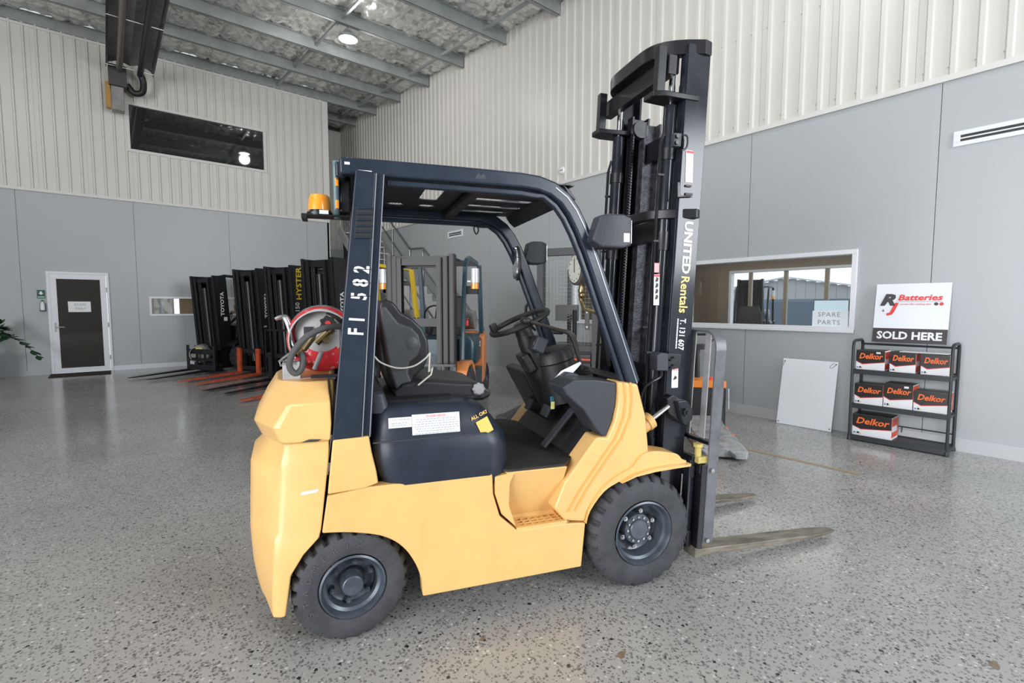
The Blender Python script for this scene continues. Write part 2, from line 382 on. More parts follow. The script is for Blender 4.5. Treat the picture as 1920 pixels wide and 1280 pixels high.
# door with a glass leaf
dr = struct(frame('door_1', 'x', YB, DOOR[0], DOOR[1], -.04, DOOR[3], .045, -.03, .1, WW))
lf = frame('door_leaf', 'x', YB, DOOR[0]+.05, DOOR[1]-.05, .012, DOOR[3]-.05, .10, -.012, .03, WW, dr)
B().box(DOOR[0]+.14, DOOR[1]-.14, YB+.004, YB+.012, .1, DOOR[3]-.14).build('pane', mat('door_glass', (.035, .03, .025), .03, spec=.8), lf)
hb = B().box(DOOR[0]+.085, DOOR[0]+.115, YB-.02, YB-.012, .88, 1.06).bar((DOOR[0]+.10, YB-.05, .97), (DOOR[0]+.24, YB-.05, .97), .018, .018).bar((DOOR[0]+.10, YB-.012, .97), (DOOR[0]+.10, YB-.058, .97), .02, .02)
hb.build('door_handle', STL, dr, bev=.003)
for z in (.3, 1.0, 1.75): B().cyl((DOOR[1]-.047, YB-.035, z-.05), (DOOR[1]-.047, YB-.035, z+.05), .010, 8).build('hinge', STL, dr)
pn = B().box(DOOR[0]+.31, DOOR[0]+.67, YB+.0, YB+.003, 1.28, 1.50).build('paper_notice', LAB); tag(pn, 'white paper notice taped inside the glass of the entry door', 'notice')
text('lettering', 'STAFF', .07, GRYT, pn, (DOOR[0]+.50, YB-.002, 1.43), (1, 0, 0), (0, 0, 1)); text('lettering', 'ONLY', .07, GRYT, pn, (DOOR[0]+.50, YB-.002, 1.345), (1, 0, 0), (0, 0, 1))
# things by the door
GRN = mat('exit_green', (.01, .10, .07), .5)
ex = B().box(-1.06, -.94, YB-.012, YB, 1.56, 1.73).build('exit_sign', GRN); tag(ex, 'small green exit notice with a white down arrow left of the door', 'sign')
B().prism([(-1.015, 1.70), (-.985, 1.70), (-.985, 1.665), (-.96, 1.665), (-1.0, 1.63), (-1.04, 1.665), (-1.015, 1.665)], YB-.014, YB-.012).build('arrow', WHT, ex)
B().box(-1.05, -.95, YB-.014, YB-.012, 1.575, 1.60).build('lettering', mat('pale_green', (.3, .5, .42), .5), ex)
ds = thing('sanitiser_dispenser', (-.985, YB, 1.40), 0, 'white hand sanitiser bottle in a wall bracket beside the door', 'dispenser')
B().tube([(0, -.05, -.08), (0, -.05, .05), (0, -.05, .075), (0, -.05, .10)], [.036, .036, .015, .015], 12).build('bottle', WHT, ds)
B().box(-.045, .045, -.09, 0, -.10, -.085).box(-.045, .045, -.01, 0, -.10, .06).build('bracket', PLAG, ds); B().cyl((0, -.05, .10), (0, -.05, .12), .02, 10).build('pump', PLA, ds)
mt = B().box(-.93, .03, YB-.72, YB-.05, 0, .012).build('door_mat', mat('brown_mat', (.04, .03, .022), .95, bump=1, bscale=200, vary=.5, vscale=40), bev=.003); tag(mt, 'dark brown entrance mat lying in front of the glass door', 'mat')
# plant
pt = thing('potted_plant', (-1.78, 13.30, 0), 0, 'leafy green potted plant in a white pot at the left edge', 'plant')
B().lathe([(0, .001), (0, .13), (.04, .15), (.50, .19), (.52, .20), (.52, .18), (.47, .175), (.47, .001)], axis='z', n=28).build('pot', mat('pot_white', (.75, .75, .73), .4), pt)
B().lathe([(.455, .001), (.465, .17)], axis='z', n=20).build('soil', mat('soil', (.03, .02, .012), .9), pt)
LEAF = mat('leaf_green', (.012, .055, .016), .35, vary=.4, vscale=12)
lv = [(0, 0, 0)]; lf_ = []
lb = B(); ns = 6
for i in range(ns+1):
    t = i/ns; w = .032*math.sin(math.pi*min(.98, t*.92+.04))**.8; lb.v += [(t*.13, -w, -.012*t), (t*.13, 0, .008-.02*t*t), (t*.13, w, -.012*t)]
for i in range(ns): lb.f += [(3*i, 3*i+1, 3*i+4, 3*i+3), (3*i+1, 3*i+2, 3*i+5, 3*i+4)]
leaf0 = None; used = 0
for s, (dx, dy, h, reach, drop) in enumerate(((1, -.15, .42, .72, .62), (.8, -.5, .55, .40, .25), (-.6, -.6, .5, .45, .3), (-.9, .2, .5, .5, .35), (.3, .9, .5, .25, .2), (.55, -.1, .60, .30, .12))):
    d = Vector((dx, dy, 0)).normalized()
    pts = [Vector((0, 0, .46)) + d*reach*t + Vector((0, 0, h*math.sin(min(t*1.5, 1)*math.pi/2) - drop*max(0, t-.35)**1.6*1.4)) for t in [k/10 for k in range(11)]]
    B().tube(pts, [.012-.0008*k for k in range(11)], 7).build('stem', LEAF, pt)
    for k in range(3, 11):
        for sd in (-1, 1):
            tdir = (pts[k]-pts[k-1]).normalized(); sidev = Vector((-d.y, d.x, 0))*sd
            rd = (tdir*.8+sidev*.75+Vector((0, 0, .25+random.uniform(-.2, .2)))).normalized()
            if leaf0 is None: leaf0 = lb.build('leaf', LEAF, pt, ang=180); lo = leaf0
            else: lo = copy_of(leaf0, pt)
            lo.location = pts[k]; lo.rotation_euler = rd.to_track_quat('X', 'Z').to_euler(); sc_ = random.uniform(1.1, 1.6)*(1 if k < 10 else .8); lo.scale = (sc_, sc_*1.3, sc_)

# wall vents
def vent(name, y0, y1, z0, z1, label):
    t = thing(name, (XR, (y0+y1)/2, (z0+z1)/2), 0, label, 'vent'); w = (y1-y0)/2; h = (z1-z0)/2
    b = B().box(-.014, 0, -w, w, h*.42, h).box(-.014, 0, -w, w, -h, -h*.42).box(-.014, 0, -w, -w+.05, -h*.42, h*.42).box(-.014, 0, w-.05, w, -h*.42, h*.42).box(-.012, 0, -w+.05, w-.05, -h*.09, h*.09)
    b.build('frame', WW, t, bev=.002); B().box(-.003, 0, -w+.05, w-.05, -h*.42, h*.42).build('slot', BKT, t)
vent('linear_air_vent', (0.551, 2.918)[0]-.9, 1.04, (1.028, 2.915)[1], (1.035, 3.056)[1], 'long white two-slot air vent high on the right wall')
vent('small_air_vent', (9.429, 3.018)[0], (10.060, 3.087)[0], (9.739, 2.991)[1], (9.737, 3.149)[1], 'small white two-slot air vent seen under the forklift roof')
dt = thing('wall_sensor', (XR, (6.261, 3.781)[0], (6.261, 3.781)[1]), 0, 'small round white sensor where grey panels meet cladding', 'sensor')
B().lathe([(-.05, .001), (-.05, .05), (-.03, .065), (0, .065)], axis='x', n=20).build('housing', WHT, dt); B().cyl((-.05, -.018, 0), (-.053, -.018, 0), .011, 8).cyl((-.05, .018, 0), (-.053, .018, 0), .011, 8).build('lens', BKT, dt)

# ---------------------------------------------------------------- office behind the big window and the yard outside
TAU = mat('taupe_office_wall', (.27, .225, .18), .6)
XO = 10.5
of = B().box(XR+.14, XO, -2.5, 7.2, -.02, .02)
struct(of.build('office_floor', mat('carpet', (.1, .1, .1), .9)))
struct(B().box(XR+.14, XO, -2.5, 7.2, 2.55, 2.6).build('office_ceiling', mat('office_ceiling_paint', (.45, .4, .34), .7)))
struct(B().box(XR+.14, XO, -2.6, -2.5, 0, 2.6).build('office_wall_near', TAU)); struct(B().box(XR+.14, XO, 7.2, 7.3, 0, 2.6).build('office_wall_end', TAU))
b = B()
for q in rects_multi((-2.5, 7.2, 0, 2.6), [(-1.5, 5.30, .72, 2.16)]): b.box(XO, XO+.12, q[0], q[1], q[2], q[3])
struct(b.build('office_wall_outer', TAU))
w4 = struct(frame('window_4', 'y', XO, -1.5, 5.30, .72, 2.16, .05, -.02, .12, WW))
for y in (1.7, 3.42, 4.15, 4.85): B().box(XO, XO+.06, y-.035, y+.035, .72, 2.16).build('mullion', mat('mullion_tan', (.3, .26, .2), .4), w4)
struct(B().box(XR+2.2, XR+2.3, 5.05, 7.2, 0, 2.55).build('office_partition', TAU))
struct(B().box(XR+.14, 40, -20, 30, -.25, -.05).build('ground', mat('yard_concrete', (.42, .41, .4), .8)))
struct(B().box(-40, 40, -45, -7.1, -.25, -.03).build('forecourt_ground', mat('yard_concrete', (.42, .41, .4), .8)))
wh = thing('neighbouring_warehouse', (30, 11.8, -.05), 0, 'grey gabled metal warehouse across the yard, seen through the window', 'building')
for k in range(40):
    y0 = -9+k*.5; top = 3.05-abs(y0+.25)*.17
    B().box(0, .1, y0, y0+.485, 1.85, top).build('cladding_sheet', mat('warehouse_cladding', (.36, .37, .38), .5), wh, smooth=False)
B().box(.02, .12, -9, 11, 0, 1.85).build('wall', mat('warehouse_wall_blue', (.16, .2, .26), .6), wh)  # lower wall a darker blue than the cladding above
B().bar((-.1, 0, 3.1), (-.1, 11.2, 1.2), .3, .08).bar((-.1, 0, 3.1), (-.1, -9.2, 1.52), .3, .08).build('roof_edge', mat('roof_edge', (.5, .51, .52), .5), wh)
for y in (-5, -1.6, 2.2, 6): B().box(-.03, .02, y, y+2.6, 0, 1.7).build('roller_door', mat('warehouse_door', (.10, .13, .18), .5), wh)
dk = thing('office_desk', (8.6, 2.9, .02), 0, 'pale office desk standing behind the big window', 'desk')
B().box(-.4, .4, -1.2, 1.2, .98, 1.02).build('desktop', WHT, dk, bev=.004)
for x in (-.36, .36):
    for y in (-1.15, 1.15): B().box(x-.02, x+.02, y-.02, y+.02, 0, .98).build('leg', STL, dk)
mn = thing('computer_monitor', (8.6, 2.72, 1.04), 0, 'computer monitor with pale blue screen behind the window', 'monitor')
B().box(-.02, .02, -.24, .24, .19, .46).build('housing', PLA, mn, bev=.005); B().box(-.024, -.02, -.23, .23, .20, .45).build('screen', mat('screen_glow', (.62, .78, .9), .3, emit=.35), mn)
B().box(-.02, .02, -.04, .04, 0, .2).box(-.1, .1, -.12, .12, 0, .012).build('stand', PLA, mn)
oc = thing('office_chair', (9.4, 4.35, .02), .4, 'black high-backed chair in the office behind the window', 'chair')
B().loft([rrect(-.25, .25, .25, .08, z) for z in (.46, .54)]).build('seat', PLA, oc); B().loft([rrect(.18, .26, w, .03, z) for z, w in ((.55, .2), (.9, .24), (1.25, .22), (1.38, .16))]).build('backrest', PLA, oc)
B().cyl((0, 0, .08), (0, 0, .46), .03).build('column', PLA, oc)
for k in range(5): a = k*1.257; B().bar((0, 0, .08), (.3*math.cos(a), .3*math.sin(a), .05), .04, .03).build('leg', PLA, oc)
hs = thing('desk_headset', (8.35, 2.12, 1.04), 0, 'black over-ear headset resting on its stand in the window', 'headset')
B().tube([(0, .10*math.cos(R(a)), .06+.11*math.sin(R(a))) for a in range(-30, 211, 15)], .010, 8).build('headband', PLA, hs); B().sphere((0, .09, .02), .035).sphere((0, -.09, .02), .035).build('ear_cup', PLA, hs); B().cyl((0, 0, 0), (0, 0, .17), .006, 8).cyl((0, 0, 0), (0, 0, .01), .05).build('stand', PLA, hs)
sp = B().box(XR-.0, XR+.0045, 1.84, 2.20, 1.17, 1.35); sp = sp.build('spare_parts_notice', mat('notice_paper', (.78, .84, .9), .5)); sp.location.x = .02
tag(sp, 'white paper notice reading spare parts in the window corner', 'notice')
text('lettering', 'SPARE', .075, GRYT, sp, (XR-.001, 2.03, 1.305), (0, -1, 0), (0, 0, 1), space=1.15); text('lettering', 'PARTS', .075, GRYT, sp, (XR-.001, 2.03, 1.215), (0, -1, 0), (0, 0, 1), space=1.1)

# ---------------------------------------------------------------- stairs in the recess
st = thing('staircase', (5.2, 8.6, 0), 0, 'steel staircase rising along the right wall behind the parked forklifts', 'staircase')
ST = mat('stair_grey_steel', (.40, .41, .41), .45, metal=.1); TRD = mat('stair_tread', (.52, .53, .53), .6)
def rise(y): return min(.74*(y), 1.93) if y < 3.3 else 1.93+.79*(y-3.3)
n = 0
for k in range(10):
    y = .1+k*.25; z = .19*(k+1); B().box(.08, 1.06, y, y+.26, z-.03, z).box(.08, 1.06, y+.0, y+.015, z-.19, z-.03).build('tread', TRD, st)
B().box(.06, 1.08, 2.6, 3.35, 1.87, 1.91).build('landing', TRD, st)
for k in range(8):
    y = 3.35+k*.25; z = 1.91+.195*(k+1); B().box(.08, 1.06, y, y+.26, z-.03, z).build('tread', TRD, st)
for x in (.04, 1.09):
    B().bar((x, .0, -.02), (x, 2.6, 1.86), .04, .26).bar((x, 2.5, 1.84), (x, 3.4, 1.84), .04, .24).bar((x, 3.3, 1.84), (x, 5.5, 3.58), .04, .26).build('stringer', ST, st)
    xx = x-.0
    B().tube([(xx, -.0, .86), (xx, .05, .95), (xx, 2.6, 2.88), (xx, 3.3, 2.92), (xx, 5.5, 4.62)], .024, 10).build('handrail', STL, st)
    B().tube([(xx, .05, .45), (xx, 2.6, 2.38), (xx, 3.3, 2.42), (xx, 5.5, 4.12)], .016, 8).build('knee_rail', STL, st)
    for y, z, h in ((.05, 0, .95), (1.3, .97, .98), (2.6, 1.9, .98), (3.3, 1.93, .99), (4.3, 2.7, 1.0), (5.4, 3.5, 1.02)): B().cyl((xx, y, z), (xx, y, z+h), .02, 8).build('post', STL, st)

# ---------------------------------------------------------------- high bay lamps and the tube heater
LAMP = mat('lamp_disc', (1, 1, 1), .5, emit=14)
for i, (x, y, lab) in enumerate(((3.73, 9.35, 'lit round high bay lamp hanging between purlins'), (3.73, 2.6, 'lit round high bay lamp above the photographer'), (-1.6, 9.35, 'lit round high bay lamp over the left bay'), (-1.6, 2.6, 'lit round high bay lamp over the front left bay'))):
    t = thing('high_bay_lamp', (x, y, 6.38), 0, lab, 'lamp', 'high bay ceiling lamps')
    B().lathe([(.0, .15), (.0, .17), (.05, .17), (.10, .10), (.16, .06), (.16, .001)], axis='z', n=28).build('housing', mat('lamp_grey', (.25, .26, .27), .4), t)
    B().lathe([(.004, .001), (.004, .155)], axis='z', n=28).build('diffuser', LAMP, t); B().cyl((0, 0, .16), (0, 0, .5), .01, 6).build('hanger', STL, t)
    l = bpy.data.lights.new('lamp_light', 'POINT'); l.energy = 60; l.shadow_soft_size = .15; l.color = (1, .97, .93); lo = bpy.data.objects.new('lamp_light', l); link(lo, t); lo.location = (0, 0, -.18)
ht = thing('radiant_tube_heater', (.62, 13.4, 6.30), 0, 'long gas radiant tube heater hung under the roof by the back wall', 'heater')
DST = mat('dusty_steel', (.30, .29, .28), .45, metal=.5, vary=.3, vscale=4)
b = B(); prof = [(-.40, -.10), (-.36, .02), (-.18, .10), (.0, .04), (.18, .10), (.36, .02), (.40, -.10)]
v = [];
for y in (-.0, -6.6):
    v += [(x, y, z+.055*y*0+.10) for x, z in prof]
b.add(v, [(i, i+1, i+8, i+7) for i in range(6)]).build('reflector', DST, ht, smooth=False)
B().cyl((-.18, .15, .0), (-.18, -6.6, .0), .055, 16).build('burner_tube', mat('tube_brown', (.17, .15, .14), .4, metal=.5), ht)
B().cyl((.17, .0, .0), (.17, -6.6, .0), .055, 16).build('exhaust_tube', PLA, ht)
B().box(-.36, -.06, -.02, .30, -.32, .10).build('burner_box', mat('burner_dark', (.07, .07, .07), .5, metal=.3), ht, bev=.01)
B().box(-.33, -.12, .04, .26, -.80, -.32).build('burner_cover', DST, ht, bev=.008)
B().box(-.42, -.34, .06, .2, -.78, -.25).build('gas_valve', mat('ochre_valve', (.42, .22, .05), .5), ht, bev=.01)
B().tube(catmull([(-.06, .16, -.20), (.06, .17, -.34), (.20, .12, -.30), (.22, .02, -.12), (.17, -.02, .02)], 5), .062, 14).build('intake_elbow', PLA, ht)
for y in (-.2, -2.4, -4.6, -6.3):
    z = .62+.0656*y*0
    B().tube([(-.40, y, 0), (0, y, .0), (.40, y, 0)], .008, 6).tube([(-.38, y, 0), (0, y, z)], .005, 5).tube([(.38, y, 0), (0, y, z)], .005, 5).build('hanger', STL, ht)

# ---------------------------------------------------------------- battery rack, boxes, sign, leaning board
rk = thing('battery_rack', (0, 0, 0), 0, 'black metal shelf rack of battery boxes against the right wall', 'rack')
RX0, RX1, RY0, RY1 = 5.99, 6.29, .895, 1.675
RKM = mat('rack_dark_metal', (.035, .04, .045), .45, metal=.3)
for y in (RY0, RY1):
    path = [(RX0, y, .03), (RX0, y, .99), (RX0+.015, y, 1.03), (RX0+.05, y, 1.045), (RX1-.05, y, 1.045), (RX1-.015, y, 1.03), (RX1, y, .99), (RX1, y, .03)]
    B().tube(path, .014, 10).build('upright', RKM, rk)
    for x in (RX0, RX1): B().lathe([(0, .02), (.012, .022), (.045, .015)], (x, y, 0), 'z', 12).build('foot', RKM, rk)
SH = []
for i, z in enumerate(((1.644, 0.747)[1], (1.638, 0.389)[1], (1.653, 0.058)[1])):
    SH.append(z)
    B().box(RX0-.005, RX1, RY0, RY1, z-.012, z-.004).box(RX0-.012, RX0, RY0, RY1, z-.045, z+.006).box(RX1-.0, RX1+.01, RY0, RY1, z-.045, z+.006).box(RX0, RX1, RY0, RY0+.012, z-.045, z).box(RX0, RX1, RY1-.012, RY1, z-.045, z).build('shelf', RKM, rk)
B().tube([(RX1, RY0, 1.0), (RX1, RY1, 1.0)], .01, 8).tube([(RX1, RY0, .16), (RX1, RY1, .16)], .006, 6).tube([(RX1, 1.3, .1), (RX1, 1.3, .16)], .005, 6).build('rear_rail', RKM, rk)
BXW = mat('box_white', (.80, .81, .84), .45); BXK = mat('box_black', (.018, .016, .015), .35); BXR = mat('box_red', (.75, .10, .04), .45)
boxes = [  # left y, right y, height, shelf, depth, sticker, label
    (1.655, 1.41, .205, 0, .20, 1, 'battery box at the left of the top shelf'), (1.37, 1.165, .205, 0, .20, 0, 'battery box in the middle of the top shelf'), (1.125, .915, .20, 0, .20, 0, 'battery box at the right of the top shelf'),
    (1.655, 1.412, .215, 1, .20, 0, 'battery box at the left of the middle shelf'), (1.405, 1.172, .245, 1, .22, 1, 'taller battery box in the middle of the middle shelf'), (1.165, .912, .20, 1, .22, 0, 'battery box at the right of the middle shelf'),
    (1.66, 1.325, .225, 2, .24, 0, 'wide battery box alone on the bottom shelf')]
for (ya, yb, h, s_, dp, stk, lab) in boxes:
    t = thing('battery_box', (6.02, (ya+yb)/2, SH[s_]-.004), 0, lab, 'box', 'battery boxes on the rack'); w = (ya-yb)/2
    B().box(0, dp, -w, w, 0, h).build('carton', BXW, t, bev=.002)
    cut = h*.42; B().add([(-.0015, w, h), (-.0015, -w, h), (-.0015, -w, h*.46), (-.0015, w*.55, cut-.02), (-.0015, w, h*.46)], [(0, 1, 2, 3, 4)]).build('black_front_print', BXK, t, smooth=False)
    B().add([(-.001, w, h*.46), (-.001, w*.55, cut-.02), (-.001, -w, h*.46), (-.001, -w, h*.435), (-.001, w*.55, cut-.028), (-.001, w, h*.44)], [(0, 1, 4, 5), (1, 2, 3, 4)]).build('red_line_print', RED, t, smooth=False)
    B().box(.004, dp-.004, -w+.003, w-.003, h, h+.001).build('black_top_print', BXK, t); B().box(.004, dp-.004, -w-.0012, -w, h*.1, h*.95).build('red_side_print', BXR, t); B().box(.02, dp-.05, -w-.002, -w-.0012, h*.35, h*.6).build('white_side_print', BXW, t)
    text('lettering', 'Delkor', .078 if w < .14 else .092, ORP, t, (-.003, .0, h*.70), (0, -1, 0), (0, 0, 1), bold=.0018, shear=.25, sx=2*w/.28 if w < .14 else 1.05)
    B().box(-.003, -.001, w*.82, w*.93, h*.10, h*.17).build('blue_mark', mat('mark_blue', (.1, .25, .6), .5), t); B().box(-.003, -.001, w*.62, w*.75, h*.10, h*.18).build('black_mark', BKT, t); B().box(-.003, -.001, w*.52, w*.60, h*.09, h*.16).build('yellow_mark', YTX, t)
    if stk: B().box(-.004, -.001, -w*.7, -w*.4, h*.86, h*.94).build('price_sticker', WHT, t)
sg = thing('battery_sign', (6.215, 1.277, 1.03), 0, 'white battery advertising sign with black sold here band on the rack', 'sign')
SL = .085/.62   # leans back on the wall
B().box(0, .008, -.300, .300, 0, .60, k=SL).build('board', mat('sign_white', (.80, .83, .88), .35), sg)
def sgp(y, z, o=-.004): return (o+SL*z, y, z)
nrm = (SL, 0, 1)
B().box(-.003, 0, -.300, .300, .0, .145, k=SL).build('black_band', mat('band_black', (.04, .035, .04), .5), sg)
text('lettering', 'SOLD HERE', .105, WHT, sg, sgp(0, .070, -.006), (0, -1, 0), nrm, bold=.0035, sx=.97)
text('lettering', 'R', .155, mat('logo_dark', (.05, .045, .05), .5), sg, sgp(.20, .43), (0, -1, 0), nrm, bold=.008, shear=.3, sx=1.25)
text('lettering', 'J', .13, RED, sg, sgp(.150, .35), (0, -1, 0), nrm, bold=.007, shear=.3, sx=1.2)
text('lettering', '&', .035, BKT, sg, sgp(.225, .325), (0, -1, 0), nrm)
text('lettering', 'Batteries', .082, RED, sg, sgp(-.062, .455), (0, -1, 0), nrm, bold=.002, shear=.2, sx=1.18)
B().box(-.003, 0, -.245, .125, .415, .418, k=SL).build('rule', GRYT, sg)
text('lettering', 'power. like nothing else.', .024, RED, sg, sgp(-.035, .392), (0, -1, 0), nrm, sx=1.05, shear=.15)
for i, (y, m_) in enumerate(((-.195, mat('logo_dark', 0), ), (-.235, RED))): B().lathe([(0, .001), (0, .016), (.002, .016)], sgp(y, .393, -.004), 'x', 16).build('round_mark', m_, sg)
pp = B().box(6.03, 6.19, .93, 1.30, SH[0]+.2025, SH[0]+.2075).build('paper_stack', LAB, bev=.001); tag(pp, 'papers lying flat on top of the battery rack', 'papers'); B().box(6.02, 6.20, .92, 1.33, SH[0]+.199, SH[0]+.2025).build('clipboard_backing', BKT, pp)
wb = thing('blank_white_board', (6.17, 2.19, 0), 0, 'blank white board leaning on the wall beside the rack', 'board')
B().box(0, .006, -.29, .29, .003, .775, k=.14/.775).build('sheet', mat('board_white', (.88, .92, .97), .3), wb)
for y, z in ((-.27, .03), (.27, .03), (-.27, .745), (.27, .745)): B().cyl((z*.18-.003, y, z), (z*.18+.001, y, z), .007, 8).build('screw_hole', BKT, wb)
B().tube(catmull([(.13, -.27, .745), (.12, -.23, .70), (.125, -.21, .72), (.135, -.25, .76)], 4), .002, 5).tube(catmull([(.13, .27, .745), (.125, .285, .69), (.13, .28, .66)], 4), .002, 5).build('cord', BKT, wb)
so = thing('power_outlet_pipe', (XR-.02, 2.02, .08), 0, 'short vertical steel pipe beside the kerb behind the rack', 'pipe')
B().cyl((0, -.30, -.08), (0, -.30, .07), .02, 12).build('pipe', STL, so)
ln = B().add([(*(4.836, 2.663), .002), (*(4.767, 2.613), .002), (*(4.767, 1.244), .002), (*(4.829, 1.261), .002)], [(0, 1, 2, 3)]).build('floor_line', mat('floor_line_ochre', (.36, .29, .17), .4)); struct(ln)
for (x, y, r, c) in ((1.163, 1.606, .013, 0), (1.538, 1.174, .02, 1), (2.619, .21, .022, 2)):
    pts = [(x+r*(1+.25*math.sin(a*3+c))*math.cos(a)*1.3, y+r*(.7+.2*math.sin(a*2))*math.sin(a), .0015) for a in [k*.4 for k in range(16)]]
    o = B().add(pts, [tuple(range(16))]).build('floor_stain', mat('rust_stain', (.26, .19, .13), .35, vary=.4, vscale=60)); tag(o, ['faint small brown stain on the floor, leftmost of three', 'rust brown stain on the floor below the front wheel', 'brown stain on the floor in the bottom right corner'][c], 'stain')
# ================================================================ main forklift
FK = thing('forklift', (2.193, 1.908, 0), R(-20.5), 'large yellow forklift with dark mast raised in the foreground', 'forklift')
# --- counterweight
def cwsec(z, xf, xc, w, xr, wr):
    a = [(xf, -w, z), (xc, -w, z), (xc-.025, -w+.012, z), (xr+.02, -wr-.03, z), (xr, -wr+.02, z), (xr-.03, 0, z)]
    return a + [(x, -y, zz) for x, y, zz in reversed(a[:-1])]
secs = [cwsec(*q) for q in ((.172, -1.628, -1.648, .50, -1.74, .30), (.25, -1.616, -1.65, .50, -1.755, .31), (.336, -1.603, -1.645, .50, -1.765, .32), (.415, -1.553, -1.64, .50, -1.77, .32), (.475, -1.495, -1.635, .50, -1.772, .32), (.505, -1.487, -1.625, .493, -1.772, .32), (.765, -1.455, -1.605, .493, -1.762, .32), (.80, -1.452, -1.60, .49, -1.725, .32),
    (.83, -1.45, -1.592, .488, -1.703, .32), (.862, -1.45, -1.59, .488, -1.703, .32), (.872, -1.443, -1.60, .506, -1.715, .33), (.935, -1.438, -1.625, .51, -1.742, .335), (1.02, -1.44, -1.575, .50, -1.70, .32), (1.045, -1.443, -1.56, .47, -1.685, .31), (1.093, -1.448, -1.52, .40, -1.655, .29))]
cw = B().loft(secs).build('counterweight', YEL, FK, bev=.009, ang=28)
B().box(-1.446, -1.30, -.38, .38, .86, .90).build('radiator_deck', PLAG, FK)
B().add([(-1.558, -.4945, .655), (-1.495, -.4945, .662), (-1.492, -.4945, .674), (-1.52, -.4945, .671), (-1.556, -.4945, .668)], [(0, 1, 2, 3, 4)]).build('scuffed_sticker', LAB, FK, smooth=False)
B().add([(-1.55, -.5125, .872), (-1.49, -.5125, .870), (-1.475, -.5125, .878), (-1.52, -.5125, .882)], [(0, 1, 2, 3)]).build('paint_chip', PLAG, FK, smooth=False)
# --- chassis core (dark, between the wheels) and axle
B().box(-1.43, -1.0, -.28, .28, .20, .60).box(-1.05, .12, -.36, .36, .17, .56).box(-1.6, -1.2, -.20, .20, .28, .5).box(-1.43, -1.36, -.30, .30, .5, .88).build('chassis', BLK, FK)
B().cyl((-1.37, -.42, .24), (-1.37, .42, .24), .05).cyl((0, -.4, .28), (0, .4, .28), .09).build('axle', BLK, FK)
B().prism([(-.335, .19), (-.30, .19), (-.12, .56), (-.30, .56)], -.42, -.37).build('frame_gusset', YELD, FK)
